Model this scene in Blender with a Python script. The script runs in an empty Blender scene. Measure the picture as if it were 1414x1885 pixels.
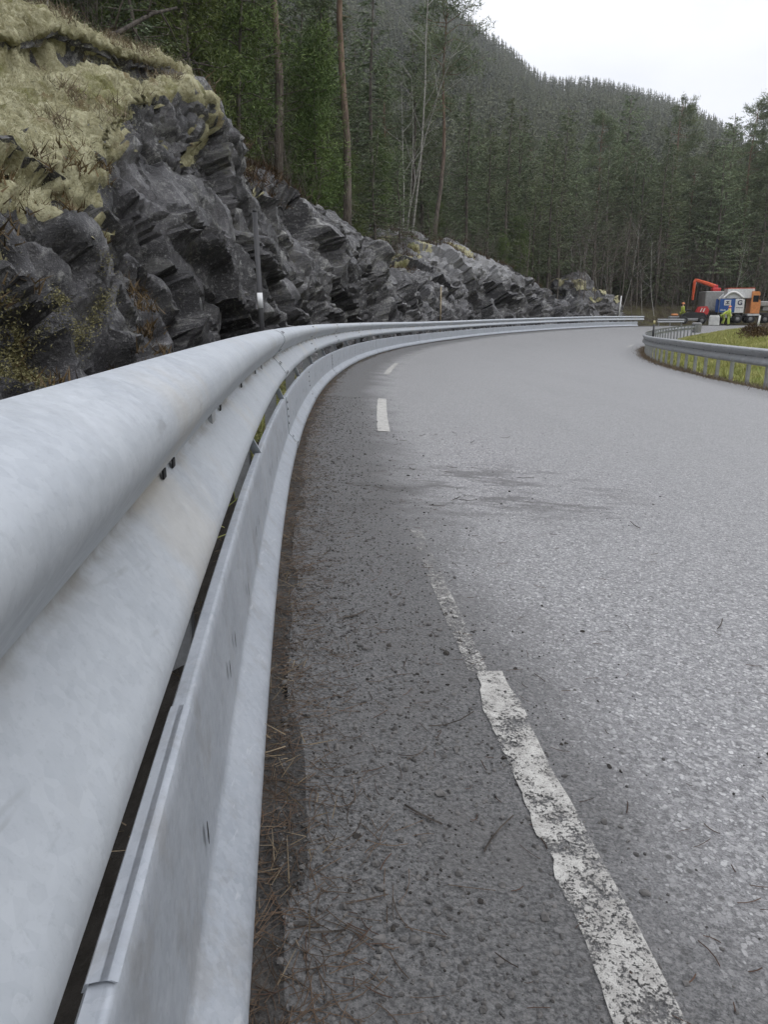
import bpy, math, random
import numpy as np
from mathutils import Vector, Matrix
R = math.radians
scene = bpy.context.scene
COL = scene.collection

# ------------------------------------------------------------------ camera numbers
CAMH = 0.86
PITCH = math.atan2(375.5, 1361.0)
cp, sp = math.cos(PITCH), math.sin(PITCH)

# ------------------------------------------------------------------ noise (numpy)
def _h(i, j, k, seed=0):
    n = (i.astype(np.int64) * 374761393 + j.astype(np.int64) * 668265263 + k.astype(np.int64) * 2147483647 + seed * 974634777) & 0xffffffff
    n = ((n ^ (n >> 13)) * 1274126177) & 0xffffffff
    n = ((n ^ (n >> 16)) * 2246822519) & 0xffffffff
    n = n ^ (n >> 15)
    return (n & 0xffffff) / float(0xffffff)
def vnoise(P, seed=0):
    P = np.asarray(P, float); I = np.floor(P).astype(np.int64); f = P - I; f = f * f * f * (f * (f * 6 - 15) + 10)
    out = 0
    for a in (0, 1):
        wa = f[..., 0] if a else 1 - f[..., 0]
        for b in (0, 1):
            wb = f[..., 1] if b else 1 - f[..., 1]
            for c in (0, 1):
                wc = f[..., 2] if c else 1 - f[..., 2]
                out = out + wa * wb * wc * _h(I[..., 0] + a, I[..., 1] + b, I[..., 2] + c, seed)
    return out * 2 - 1
def fbm(P, octv=4, seed=0, gain=.5):
    a, t, o = 1.0, 0.0, 0.0; P = np.asarray(P, float)
    for k in range(octv):
        o = o + a * vnoise(P * (2.03 ** k) + 17.3 * k, seed + k); t += a; a *= gain
    return o / t
def cells(P, seed=0):
    P = np.asarray(P, float); I = np.floor(P).astype(np.int64)
    best = np.full(P.shape[:-1], 1e9); sec = best.copy(); val = np.zeros(P.shape[:-1])
    for a in (-1, 0, 1):
        for b in (-1, 0, 1):
            for c in (-1, 0, 1):
                i, j, k = I[..., 0] + a, I[..., 1] + b, I[..., 2] + c
                q = np.stack([i + _h(i, j, k, seed + 1), j + _h(i, j, k, seed + 2), k + _h(i, j, k, seed + 3)], -1)
                d = ((q - P) ** 2).sum(-1)
                m = d < best
                sec = np.where(m, best, np.minimum(sec, d)); val = np.where(m, _h(i, j, k, seed + 4), val); best = np.where(m, d, best)
    return val, np.sqrt(sec) - np.sqrt(best)
def facets(P, seed=0, tilt=.6):
    """broken planes: every cell its own offset and its own slope"""
    P = np.asarray(P, float); I = np.floor(P).astype(np.int64)
    best = np.full(P.shape[:-1], 1e9); out = np.zeros(P.shape[:-1])
    for a in (-1, 0, 1):
        for b in (-1, 0, 1):
            for c in (-1, 0, 1):
                i, j, k = I[..., 0] + a, I[..., 1] + b, I[..., 2] + c
                q = np.stack([i + _h(i, j, k, seed + 1), j + _h(i, j, k, seed + 2), k + _h(i, j, k, seed + 3)], -1) - P
                d = np.abs(q[..., 0]) + np.abs(q[..., 1]) + np.abs(q[..., 2]); m = d < best
                v = (_h(i, j, k, seed + 4) - .5) + tilt * (q[..., 0] * (_h(i, j, k, seed + 5) - .5) + q[..., 1] * (_h(i, j, k, seed + 6) - .5) + q[..., 2] * (_h(i, j, k, seed + 7) - .5)) * 2
                out = np.where(m, v, out); best = np.where(m, d, best)
    return out
def sstep(x, a, b):
    t = np.clip((np.asarray(x, float) - a) / (b - a), 0, 1); return t * t * (3 - 2 * t)

# ------------------------------------------------------------------ the road's path: s along it, lat across it (right positive)
SS = np.linspace(-30, 170, 4001)
_ds = SS[1] - SS[0]
_k = np.where(SS < 1.2, 0, 1 / 73.6); _w = np.hanning(41); _w /= _w.sum(); _k = np.convolve(np.pad(_k, 20, mode='edge'), _w, 'valid')
_i0 = int(np.argmin(abs(SS)))
TH = np.cumsum(_k) * _ds; TH = TH - TH[_i0] - 0.1225
PX = np.cumsum(np.sin(TH)) * _ds; PY = np.cumsum(np.cos(TH)) * _ds
PX = PX - PX[_i0] - 0.078; PY = PY - PY[_i0]
GZ = np.interp(SS, [-30, 0, 28, 35, 47, 62, 74, 100, 170], [.47, 0, -.43, -.50, -.54, -.53, -.62, -.85, -.3])
_w = np.hanning(161); _w /= _w.sum(); GZ = np.convolve(np.pad(GZ, 80, mode='reflect', reflect_type='odd'), _w, 'valid')
BANK = .053
def at(s, lat, dz=0.0):
    s = np.asarray(s, float); lat = np.asarray(lat, float)
    th = np.interp(s, SS, TH)
    x = np.interp(s, SS, PX) + lat * np.cos(th); y = np.interp(s, SS, PY) - lat * np.sin(th)
    z = np.interp(s, SS, GZ) - BANK * lat + dz
    return np.stack(np.broadcast_arrays(x, y, z), -1)
def atz(s, lat, z):
    p = at(s, lat); p[..., 2] = z; return p
def head(s): return float(np.interp(s, SS, TH))
def gz(s): return np.interp(s, SS, GZ)
def sl(x, y):
    j = np.argmin((PX - x) ** 2 + (PY - y) ** 2); return SS[j], (x - PX[j]) * math.cos(TH[j]) - (y - PY[j]) * math.sin(TH[j])
def ray(px, py, depth):                       # a point of the place, from where the photograph shows it and how far off it stands
    u = (px - 707) / 1361; v = (942.5 - py) / 1361
    return np.array([u * depth, (cp + v * sp) * depth, CAMH + (-sp + v * cp) * depth])

# ------------------------------------------------------------------ objects
def tag(o, label=None, cat=None, group=None, kind=None):
    if label: o['label'] = label
    if cat: o['category'] = cat
    if group: o['group'] = group
    if kind: o['kind'] = kind
    return o
def empty(name, loc=(0, 0, 0), rz=0):
    o = bpy.data.objects.new(name, None); COL.objects.link(o); o.location = loc; o.rotation_euler = (0, 0, rz); o.empty_display_size = .2
    return o
def link(name, me, parent=None):
    o = bpy.data.objects.new(name, me); COL.objects.link(o)
    if parent is not None: o.parent = parent
    return o
def mesh_np(name, V, Fq, mats, mi=None, smooth=True, attrs=None, n=4):
    me = bpy.data.meshes.new(name); V = np.asarray(V, np.float32); Fq = np.asarray(Fq, np.int32)
    me.vertices.add(len(V)); me.vertices.foreach_set('co', V.ravel())
    me.loops.add(Fq.size); me.loops.foreach_set('vertex_index', Fq.ravel())
    me.polygons.add(len(Fq)); me.polygons.foreach_set('loop_start', np.arange(0, Fq.size, n, dtype=np.int32))
    if mi is not None: me.polygons.foreach_set('material_index', np.asarray(mi, np.int32))
    me.polygons.foreach_set('use_smooth', np.full(len(Fq), smooth))
    for m in (mats if isinstance(mats, (list, tuple)) else [mats]): me.materials.append(m)
    for k, v in (attrs or {}).items():
        a = me.attributes.new(k, 'FLOAT', 'POINT'); a.data.foreach_set('value', np.asarray(v, np.float32).ravel())
    me.update(); me.validate(); return me
def grid_faces(nu, nv):
    i = np.arange(nu * nv).reshape(nu, nv)
    return np.stack([i[:-1, :-1], i[1:, :-1], i[1:, 1:], i[:-1, 1:]], -1).reshape(-1, 4)
def grid(name, P, mat, parent=None, smooth=True, attrs=None, flip=False):
    F = grid_faces(P.shape[0], P.shape[1])
    if flip: F = F[:, ::-1]
    return link(name, mesh_np(name, P.reshape(-1, 3), F, mat, smooth=smooth, attrs=attrs), parent)

class MB:
    """collects shapes into one mesh"""
    def __init__(self): self.v = []; self.f = []; self.m = []
    def add(self, V, F, m=0):
        b = len(self.v); self.v += [tuple(map(float, p)) for p in V]; self.f += [tuple(b + i for i in f) for f in F]; self.m += [m] * len(F)
    def box(self, c, d, m=0, rz=0, ry=0, bev=.0, taper=1.0):
        x, y, z = d[0] / 2, d[1] / 2, d[2] / 2
        if bev <= 0:
            V = [(sx * x * (taper if sz > 0 else 1), sy * y * (taper if sz > 0 else 1), sz * z) for sz in (-1, 1) for sx, sy in ((-1, -1), (1, -1), (1, 1), (-1, 1))]
            F = [(3, 2, 1, 0), (4, 5, 6, 7), (0, 1, 5, 4), (1, 2, 6, 5), (2, 3, 7, 6), (3, 0, 4, 7)]
        else:
            b = min(bev, x * .9, y * .9, z * .9); V = []
            prof = [(-z, b), (-z + b, 0), (z - b, 0), (z, b)]
            for zz, ins in prof:
                X, Y = x - ins, y - ins; b2 = b
                t = taper if zz > 0 else 1
                ring = [(-X + b2, -Y), (X - b2, -Y), (X, -Y + b2), (X, Y - b2), (X - b2, Y), (-X + b2, Y), (-X, Y - b2), (-X, -Y + b2)]
                V += [(p[0] * t, p[1] * t, zz) for p in ring]
            F = [tuple(range(7, -1, -1)), tuple(range(24, 32))]
            for k in range(3):
                for i in range(8): F.append((k * 8 + i, k * 8 + (i + 1) % 8, k * 8 + 8 + (i + 1) % 8, k * 8 + 8 + i))
        M = Matrix.Translation(c) @ Matrix.Rotation(rz, 4, 'Z') @ Matrix.Rotation(ry, 4, 'Y')
        self.add([M @ Vector(p) for p in V], F, m); return self
    def tube(self, pts, rad, n=8, m=0, cap=True):
        pts = [np.array(p, float) for p in pts]; k = len(pts)
        rad = [rad] * k if not hasattr(rad, '__len__') else rad
        V = []
        up0 = None
        for i, p in enumerate(pts):
            t = pts[min(i + 1, k - 1)] - pts[max(i - 1, 0)]; t = t / (np.linalg.norm(t) + 1e-9)
            if up0 is None:
                a = np.array([1, 0, 0]) if abs(t[0]) < .8 else np.array([0, 1, 0]); up0 = np.cross(t, a)
            u = up0 - t * np.dot(up0, t); u /= np.linalg.norm(u) + 1e-9; w = np.cross(t, u); up0 = u
            for q in range(n):
                an = 2 * math.pi * q / n; V.append(p + rad[i] * (math.cos(an) * u + math.sin(an) * w))
        F = [(i * n + q, i * n + (q + 1) % n, (i + 1) * n + (q + 1) % n, (i + 1) * n + q) for i in range(k - 1) for q in range(n)]
        if cap: F += [tuple(range(n - 1, -1, -1)), tuple(range((k - 1) * n, k * n))]
        self.add(V, F, m); return self
    def cyl(self, a, b, r, n=12, m=0): return self.tube([a, b], r, n, m)
    def prism(self, poly, y0, y1, m=0):          # polygon in x,z pulled along y
        n = len(poly); V = [(p[0], y0, p[1]) for p in poly] + [(p[0], y1, p[1]) for p in poly]
        F = [tuple(range(n)), tuple(range(2 * n - 1, n - 1, -1))] + [(i, i + n, (i + 1) % n + n, (i + 1) % n) for i in range(n)]
        self.add(V, F, m); return self
    def build(self, name, mats, parent=None, smooth=False):
        me = bpy.data.meshes.new(name); me.from_pydata(self.v, [], self.f)
        for m in (mats if isinstance(mats, (list, tuple)) else [mats]): me.materials.append(m)
        me.polygons.foreach_set('material_index', self.m); me.polygons.foreach_set('use_smooth', [smooth] * len(self.f))
        me.update(); return link(name, me, parent)
def copy_tree(o, parent=None):
    c = o.copy(); COL.objects.link(c)
    if parent is not None: c.parent = parent
    for ch in list(o.children): copy_tree(ch, c)
    return c

# ------------------------------------------------------------------ materials
class NT:
    def __init__(self, name):
        self.mat = bpy.data.materials.new(name); self.mat.use_nodes = True; self.t = self.mat.node_tree; self.t.nodes.clear()
        self.out = self.t.nodes.new('ShaderNodeOutputMaterial'); self.b = self.t.nodes.new('ShaderNodeBsdfPrincipled')
        self.t.links.new(self.b.outputs[0], self.out.inputs[0])
    def n(self, typ, **kw):
        nd = self.t.nodes.new('ShaderNode' + typ)
        for k, v in kw.items(): setattr(nd, k, v)
        return nd
    def put(self, sock, v):
        if hasattr(v, 'links'): self.t.links.new(v, sock)
        elif isinstance(v, (tuple, list)) and len(v) == 3 and sock.type == 'RGBA': sock.default_value = (*v, 1)
        else: sock.default_value = v
    def obj(self): return self.n('TexCoord').outputs['Object']
    def geo(self): return self.n('NewGeometry').outputs['Position']
    def map(self, vec, scale=(1, 1, 1), rot=(0, 0, 0)):
        m = self.n('Mapping'); self.put(m.inputs['Vector'], vec); m.inputs['Scale'].default_value = scale; m.inputs['Rotation'].default_value = rot; return m.outputs[0]
    def noise(self, vec, scale, detail=4, rough=.55, dist=0):
        m = self.n('TexNoise'); self.put(m.inputs['Vector'], vec); m.inputs['Scale'].default_value = scale; m.inputs['Detail'].default_value = detail
        m.inputs['Roughness'].default_value = rough; m.inputs['Distortion'].default_value = dist; return m.outputs['Fac']
    def voro(self, vec, scale, feature='F1', out='Distance', dim='3D', rnd=1):
        m = self.n('TexVoronoi', feature=feature, voronoi_dimensions=dim); self.put(m.inputs['Vector'], vec); m.inputs['Scale'].default_value = scale
        m.inputs['Randomness'].default_value = rnd; return m.outputs[out]
    def ramp(self, v, a, b, lo=0.0, hi=1.0):
        m = self.n('MapRange', interpolation_type='SMOOTHSTEP'); self.put(m.inputs['Value'], v)
        m.inputs['From Min'].default_value = a; m.inputs['From Max'].default_value = b; m.inputs['To Min'].default_value = lo; m.inputs['To Max'].default_value = hi
        return m.outputs['Result']
    def math(self, op, a, b=0.0):
        m = self.n('Math', operation=op); self.put(m.inputs[0], a); self.put(m.inputs[1], b); return m.outputs[0]
    def mix(self, f, a, b, mode='MIX'):
        m = self.n('Mix', data_type='RGBA', blend_type=mode); self.put(m.inputs[0], f); self.put(m.inputs[6], a); self.put(m.inputs[7], b); return m.outputs[2]
    def attr(self, name): return self.n('Attribute', attribute_name=name).outputs['Fac']
    def sep(self, v, i): 
        m = self.n('SeparateXYZ'); self.put(m.inputs[0], v); return m.outputs[i]
    def bump(self, h, strength=.5, dist=.02, prev=None):
        m = self.n('Bump'); self.put(m.inputs['Height'], h); m.inputs['Strength'].default_value = strength; m.inputs['Distance'].default_value = dist
        if prev is not None: self.put(m.inputs['Normal'], prev)
        return m.outputs[0]
    def set(self, color=None, rough=None, metal=None, normal=None, spec=None, alpha=None):
        for k, v in (('Base Color', color), ('Roughness', rough), ('Metallic', metal), ('Normal', normal), ('Specular IOR Level', spec), ('Alpha', alpha)):
            if v is not None: self.put(self.b.inputs[k], v)
        return self.mat
def plain(name, c, rough=.5, metal=0, var=.12, scale=6, spec=None):
    t = NT(name); nz = t.noise(t.obj(), scale, 5)
    f = t.ramp(nz, .3, .7); return t.set(t.mix(f, tuple(x * (1 - var) for x in c), tuple(min(1, x * (1 + var)) for x in c)), rough, metal, spec=spec)

def m_asphalt():
    t = NT('asphalt'); P = t.geo(); lat = t.attr('lat'); sa = t.attr('along')
    wob = t.noise(P, 2.2, 5); wl = t.math('ADD', lat, t.math('MULTIPLY', t.math('SUBTRACT', wob, .5), .5))
    lane = t.ramp(wl, .42, 1.0)                                       # 0 on the gritty margin, 1 on the worn lane
    wv = t.n('TexNoise'); t.put(wv.inputs['Vector'], P); wv.inputs['Scale'].default_value = 60; wv.inputs['Detail'].default_value = 3
    va = t.n('VectorMath', operation='MULTIPLY_ADD'); t.put(va.inputs[0], wv.outputs['Color']); va.inputs[1].default_value = (.016, .016, .0); t.put(va.inputs[2], P)
    vc = t.n('TexVoronoi', voronoi_dimensions='2D'); t.put(vc.inputs['Vector'], t.map(va.outputs[0], (1, .85, 1), (0, 0, .4))); vc.inputs['Scale'].default_value = 98
    size = t.ramp(t.sep(vc.outputs['Color'], 1), 0, 1, .18, .54)
    stone = t.ramp(t.math('SUBTRACT', size, vc.outputs['Distance']), -.02, .1)
    rnd = t.sep(vc.outputs['Color'], 0); pick = t.ramp(rnd, .22, .68)
    stones = t.math('MULTIPLY', stone, pick)
    v2 = t.n('TexVoronoi', voronoi_dimensions='2D'); t.put(v2.inputs['Vector'], P); v2.inputs['Scale'].default_value = 210
    fine = t.math('MULTIPLY', t.ramp(v2.outputs['Distance'], .5, .2), t.ramp(t.sep(v2.outputs['Color'], 1), .4, .8))
    tar = t.mix(t.ramp(t.noise(P, 260, 4, .8), .28, .72), (.055, .054, .056), (.39, .388, .39))
    tone = t.mix(t.sep(vc.outputs['Color'], 2), (.36, .357, .354), (.70, .695, .69))
    laneC = t.mix(t.math('MULTIPLY', stones, .9), tar, tone)
    laneC = t.mix(t.math('MULTIPLY', fine, .6), laneC, (.40, .395, .39))
    laneC = t.mix(t.ramp(t.noise(P, .8, 5), .35, .7, 0, .22), laneC, t.mix(.5, laneC, (.25, .245, .245)))
    gr1 = t.noise(P, 48, 5, .8); gr2 = t.voro(va.outputs[0], 120, dim='2D', out='Color')
    laneC = t.mix(t.ramp(gr1, .48, .30, 0, .6), laneC, (.07, .069, .07)); laneC = t.mix(t.math('MULTIPLY', t.ramp(t.sep(gr2, 0), .7, .98), .55), laneC, (.48, .475, .47)); laneC = t.mix(t.math('MULTIPLY', t.ramp(t.sep(gr2, 1), .65, .98), .6), laneC, (.06, .059, .06))
    marg = t.mix(t.ramp(t.noise(P, 130, 4, .75), .3, .7), (.028, .028, .028), (.172, .170, .167))
    marg = t.mix(t.math('MULTIPLY', stones, .25), marg, (.22, .21, .2))
    marg = t.mix(t.ramp(t.noise(P, 5, 5), .45, .7, 0, .45), marg, (.105, .10, .096))
    c = t.mix(lane, marg, laneC)
    # mud dragged over the lane some metres ahead
    mudz = t.math('MULTIPLY', t.ramp(sa, 3.0, 3.7), t.ramp(sa, 5.2, 4.2)); mudl = t.math('MULTIPLY', t.ramp(lat, -.1, .3), t.ramp(lat, 2.1, 1.5))
    mn = t.ramp(t.noise(t.map(P, (1, 2.4, 1)), 2.6, 6, .65), .47, .62)
    mud = t.math('MULTIPLY', t.math('MULTIPLY', mudz, mudl), mn)
    c = t.mix(t.math('MULTIPLY', mud, .75), c, (.062, .058, .055))
    wear = t.ramp(t.noise(t.map(P, (1.2, .16, 1)), 1.1, 4), .5, .75, 0, .18)
    c = t.mix(wear, c, (.14, .138, .14))
    # dirt specks
    sp_ = t.math('MULTIPLY', t.ramp(t.voro(P, 14, dim='2D'), .12, .05), t.ramp(t.noise(P, 3, 4), .5, .62))
    c = t.mix(t.math('MULTIPLY', sp_, .8), c, (.035, .033, .03))
    h = t.math('ADD', t.math('MULTIPLY', stones, .6), t.math('MULTIPLY', t.noise(P, 120, 5, .7), 1.1))
    h2 = t.noise(P, 45, 5, .7)
    nb = t.bump(h, .55, .006); nb = t.bump(h2, .5, .012, nb)
    for k_, v_ in (('Diffuse Roughness', 1.0), ('Sheen Weight', .05), ('Sheen Roughness', .5)):
        if k_ in t.b.inputs: t.b.inputs[k_].default_value = v_
    return t.set(c, t.mix(lane, (.75, .75, .75), (.40, .40, .40)), 0, nb, spec=.55)
def m_line():
    t = NT('road_paint'); P = t.geo(); wear = t.attr('wear')
    n1 = t.noise(P, 22, 6, .75); n2 = t.noise(P, 150, 5, .8); n3 = t.noise(P, 9, 4, .6)
    k = t.math('ADD', t.math('MULTIPLY', n1, .3), t.math('MULTIPLY', n2, .7)); k = t.math('ADD', k, t.math('MULTIPLY', t.math('SUBTRACT', n3, .5), .35))
    k = t.math('SUBTRACT', k, wear)
    a = t.ramp(k, .482, .54)
    c = t.mix(t.ramp(n1, .35, .65), (.33, .32, .295), (.50, .49, .455)); c = t.mix(t.ramp(n2, .47, .62, 0, .6), c, (.22, .21, .195))
    return t.set(c, .7, 0, t.bump(n2, .5, .004), alpha=a)
def m_zinc(name, lo, hi, rough=.5, metal=.3, stain=False, dirt=.0):
    t = NT(name); P = t.geo()
    a = t.noise(P, 5, 5, .6); b = t.noise(t.map(P, (30, 30, 4)), 2.2, 4, .6); v = t.sep(t.voro(P, 95, out='Color'), 0)
    c = t.mix(t.ramp(a, .15, .85), lo, hi); c = t.mix(t.ramp(b, .5, .8, 0, .2), c, tuple(x * .78 for x in lo))
    c = t.mix(t.math('MULTIPLY', v, .2), c, (.66, .69, .72)); c = t.mix(t.ramp(t.noise(P, 130, 4, .75), .52, .72, 0, .3), c, tuple(x * .75 for x in lo))
    bl = t.noise(P, 30, 7, .75); c = t.mix(t.ramp(bl, .58, .75, 0, .3), c, tuple(x * .8 for x in lo))
    if stain:
        pr = t.attr('prof')
        band = t.math('MULTIPLY', t.ramp(t.math('ABSOLUTE', t.math('SUBTRACT', pr, .5)), .1, .02), t.ramp(t.noise(P, 3.5, 6, .7), .38, .6))
        c = t.mix(t.math('MULTIPLY', band, .9), c, (.23, .22, .2))
        tan = t.math('MULTIPLY', t.ramp(t.noise(t.map(P, (1, 1, 1)), 1.7, 6, .65), .53, .68), .45)
        c = t.mix(tan, c, (.50, .47, .41))
        scr = t.ramp(t.noise(t.map(P, (60, 5, 30), (0, 0, .6)), 1.0, 3, .6), .66, .74, 0, .4); c = t.mix(scr, c, (.3, .31, .32))
    if dirt:
        dn = t.math('MULTIPLY', t.ramp(t.noise(P, 8, 6, .7), .5, .66), dirt); c = t.mix(dn, c, (.2, .17, .13))
        vs = t.ramp(t.noise(t.map(P, (14, 3.5, .7)), 3, 5, .65), .55, .72, 0, .35); c = t.mix(vs, c, (.30, .31, .32))
        sl_ = t.ramp(t.noise(t.map(P, (60, 9, 2), (.5, 0, 0)), 1.4, 3), .63, .72, 0, .4); c = t.mix(sl_, c, (.62, .64, .66))
    nb = t.bump(t.noise(P, 40, 4, .6), .12, .004); nb = t.bump(t.noise(P, 3.2, 2), .15, .02, nb)
    return t.set(c, t.ramp(bl, .3, .7, rough - .08, rough + .1), metal, nb)
def m_rock():
    t = NT('rock'); P = t.geo(); cb = t.n('CombineXYZ'); t.put(cb.inputs[0], t.attr('along')); t.put(cb.inputs[1], t.attr('lat')); t.put(cb.inputs[2], t.sep(P, 2)); Q = cb.outputs[0]
    R1 = t.map(t.map(Q, (1, 1, 1), (0, R(-32), 0)), (1.9, 1.5, .85)); R2 = t.map(t.map(Q, (1, 1, 1), (0, R(-50), 0)), (3.6, 3.0, 1.7))
    strat = t.noise(R1, 1.5, 9, .7, .5); st2 = t.noise(R2, 3.0, 7, .72, .4)
    big = t.noise(P, .55, 5, .6); mid = t.noise(P, 3.0, 8, .7, .5); fine = t.noise(P, 15, 7, .75); vf = t.noise(P, 60, 4, .75)
    c = t.mix(t.ramp(strat, .38, .62), (.009, .0085, .010), (.105, .102, .108)); c = t.mix(t.ramp(st2, .5, .74, 0, .5), c, (.19, .186, .192)); c = t.mix(t.ramp(st2, .46, .3, 0, .7), c, (.02, .019, .021))
    c = t.mix(t.ramp(mid, .5, .74, 0, .5), c, (.20, .195, .20)); c = t.mix(t.ramp(big, .52, .68, 0, .55), c, (.05, .047, .052))
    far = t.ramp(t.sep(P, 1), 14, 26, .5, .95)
    pale = t.math('MULTIPLY', t.ramp(t.noise(R1, 3.2, 9, .8), .50, .61), t.ramp(t.noise(R1, .55, 5, .65), .42, .58))
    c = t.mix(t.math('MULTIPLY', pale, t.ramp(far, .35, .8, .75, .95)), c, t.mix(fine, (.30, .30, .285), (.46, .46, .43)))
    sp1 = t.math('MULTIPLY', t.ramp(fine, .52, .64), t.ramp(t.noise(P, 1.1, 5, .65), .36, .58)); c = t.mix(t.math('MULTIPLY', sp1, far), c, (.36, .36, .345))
    c = t.mix(t.ramp(vf, .54, .70, 0, .6), c, (.36, .355, .35)); c = t.mix(t.ramp(vf, .46, .32, 0, .65), c, (.02, .019, .02)); c = t.mix(t.ramp(fine, .46, .32, 0, .5), c, (.025, .024, .026))
    ol = t.math('MULTIPLY', t.ramp(t.noise(P, 1.3, 6, .65), .56, .68), t.ramp(fine, .4, .6)); c = t.mix(t.math('MULTIPLY', ol, .5), c, (.13, .125, .06))
    wet = t.ramp(t.noise(t.map(Q, (1.3, 1.3, .22)), 1.0, 4, .6), .47, .60, 0, .82); c = t.mix(t.math('MULTIPLY', wet, t.ramp(fine, .62, .5)), c, (.014, .013, .015))
    sa = t.attr('along'); zz = t.sep(P, 2); slab = t.math('MULTIPLY', t.math('MULTIPLY', t.ramp(sa, 43, 45), t.ramp(sa, 57, 51)), t.ramp(t.math('ADD', zz, t.math('MULTIPLY', mid, 1.2)), 3.1, 3.8)); c = t.mix(t.math('MULTIPLY', slab, .7), c, t.mix(fine, (.20, .20, .205), (.36, .36, .36)))
    crk = t.ramp(t.voro(t.map(R1, (.7, .7, 1)), 1.1, 'DISTANCE_TO_EDGE'), 0, .03, 1, 0); c = t.mix(t.math('MULTIPLY', crk, .35), c, (.012, .012, .013))
    nb = t.bump(strat, .35, .06); nb = t.bump(st2, .7, .04, nb); nb = t.bump(mid, .7, .05, nb); nb = t.bump(fine, .9, .03, nb); nb = t.bump(vf, .6, .008, nb)
    return t.set(c, t.ramp(mid, .3, .7, .26, .55), 0, nb, spec=.6)
def m_moss():
    t = NT('moss'); P = t.geo()
    a = t.noise(P, 1.5, 5, .6); b = t.noise(P, 9, 6, .65); v = t.voro(P, 7)
    c = t.mix(t.ramp(a, .35, .65), (.23, .215, .12), (.43, .41, .265)); c = t.mix(t.ramp(b, .42, .68, 0, .6), c, (.54, .52, .37))
    c = t.mix(t.ramp(v, .45, .8, 0, .3), c, (.16, .14, .06))
    c = t.mix(t.ramp(t.noise(P, 1.1, 5, .6), .53, .66, 0, .65), c, (.15, .155, .045)); c = t.mix(t.ramp(t.noise(P, 2.3, 5, .65), .56, .68, 0, .65), c, (.17, .115, .065)); c = t.mix(t.ramp(t.noise(P, 24, 4, .7), .5, .35, 0, .45), c, (.11, .09, .04))
    nb = t.bump(b, .8, .03); nb = t.bump(t.noise(P, 45, 4, .7), .9, .02, nb)
    nb.node.invert = False
    return t.set(c, .95, 0, nb, spec=.1)
def m_floor():
    t = NT('forest_floor'); P = t.geo(); a = t.noise(P, .7, 6, .65); b = t.noise(P, 6, 6, .7)
    c = t.mix(t.ramp(a, .35, .65), (.05, .04, .026), (.085, .08, .04)); c = t.mix(t.ramp(b, .5, .75, 0, .6), c, (.12, .10, .065)); c = t.mix(t.ramp(t.noise(P, .5, 5, .65), .60, .72, 0, .5), c, (.17, .165, .075))
    return t.set(c, .95, 0, t.bump(b, 1, .15), spec=.1)
def m_verge():
    t = NT('verge_soil'); P = t.geo(); a = t.noise(P, 7, 6, .7); b = t.noise(P, 70, 5, .75)
    c = t.mix(t.ramp(a, .35, .65), (.045, .041, .037), (.12, .110, .10)); c = t.mix(t.ramp(b, .5, .8, 0, .6), c, (.19, .18, .165)); c = t.mix(t.ramp(t.noise(P, 1.2, 4), .55, .7, 0, .4), c, (.085, .078, .04))
    c = t.mix(t.ramp(t.attr('lat'), -.06, -.2, 0, .7), c, (.018, .015, .011))  # dark litter behind the rail, with the gap's shade painted into the colour
    wl = t.math('ADD', t.attr('lat'), t.math('MULTIPLY', t.math('SUBTRACT', t.noise(P, 6, 5, .7), .5), .28)); mg = t.mix(t.ramp(t.noise(P, 130, 4, .75), .3, .7), (.026, .025, .024), (.135, .13, .124))
    c = t.mix(t.math('MULTIPLY', t.ramp(wl, -.10, .10), t.ramp(t.attr('lat'), 3, 2)), c, mg)
    return t.set(c, .95, 0, t.bump(t.math('ADD', a, t.math('MULTIPLY', b, .5)), 1, .04), spec=.15)
def m_grass(name, lo, hi, dry):
    t = NT(name); P = t.geo(); a = t.noise(P, .9, 5, .65); b = t.noise(P, 5, 5)
    c = t.mix(t.ramp(a, .38, .62), lo, hi); c = t.mix(t.ramp(b, .5, .7, 0, .6), c, dry)
    return t.set(c, .9, 0, t.bump(b, .6, .08), spec=.15)
def m_leaf(name, lo, hi, var=.25, nscale=.5):
    t = NT(name); oi = t.n('ObjectInfo').outputs['Random']; P = t.geo()
    n = t.noise(P, nscale, 3); isl = t.n('NewGeometry').outputs['Random Per Island']
    f = t.math('ADD', t.math('MULTIPLY', isl, .5), t.math('MULTIPLY', t.ramp(n, .3, .7), .5))
    c = t.mix(f, lo, hi); hs = t.n('HueSaturation'); t.put(hs.inputs['Color'], c); t.put(hs.inputs['Value'], t.ramp(oi, 0, 1, 1 - var, 1 + var)); t.put(hs.inputs['Hue'], t.ramp(oi, 0, 1, .485, .51))
    return t.set(hs.outputs[0], .7, 0, spec=.2)
def m_bark(name, lo, hi, sc=9, stretch=.25, dark=None, thr=.6):
    t = NT(name); P = t.obj(); v = t.map(P, (1, 1, stretch)); n = t.noise(v, sc, 6, .7)
    c = t.mix(t.ramp(n, .35, .65), lo, hi)
    if dark: c = t.mix(t.ramp(t.noise(t.map(P, (1, 1, 2.2)), 4.5, 4, .7), thr, thr + .06), c, dark)
    return t.set(c, .9, 0, t.bump(n, .8, .03), spec=.15)
def m_pinebark():
    t = NT('pine_bark'); P = t.obj(); n = t.noise(t.map(P, (1, 1, .2)), 9, 6, .7); h = t.ramp(t.sep(P, 2), 3, 9)
    lo = t.mix(t.ramp(n, .35, .65), (.075, .064, .056), (.21, .18, .155)); hi = t.mix(t.ramp(n, .35, .65), (.14, .098, .075), (.29, .205, .155))
    return t.set(t.mix(h, lo, hi), .9, 0, t.bump(n, .8, .03), spec=.15)
M = {}
M['asphalt'] = m_asphalt(); M['line'] = m_line()
M['zinc'] = m_zinc('new_galvanised_steel', (.385, .415, .45), (.49, .52, .55), .48, .25, stain=True)
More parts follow.
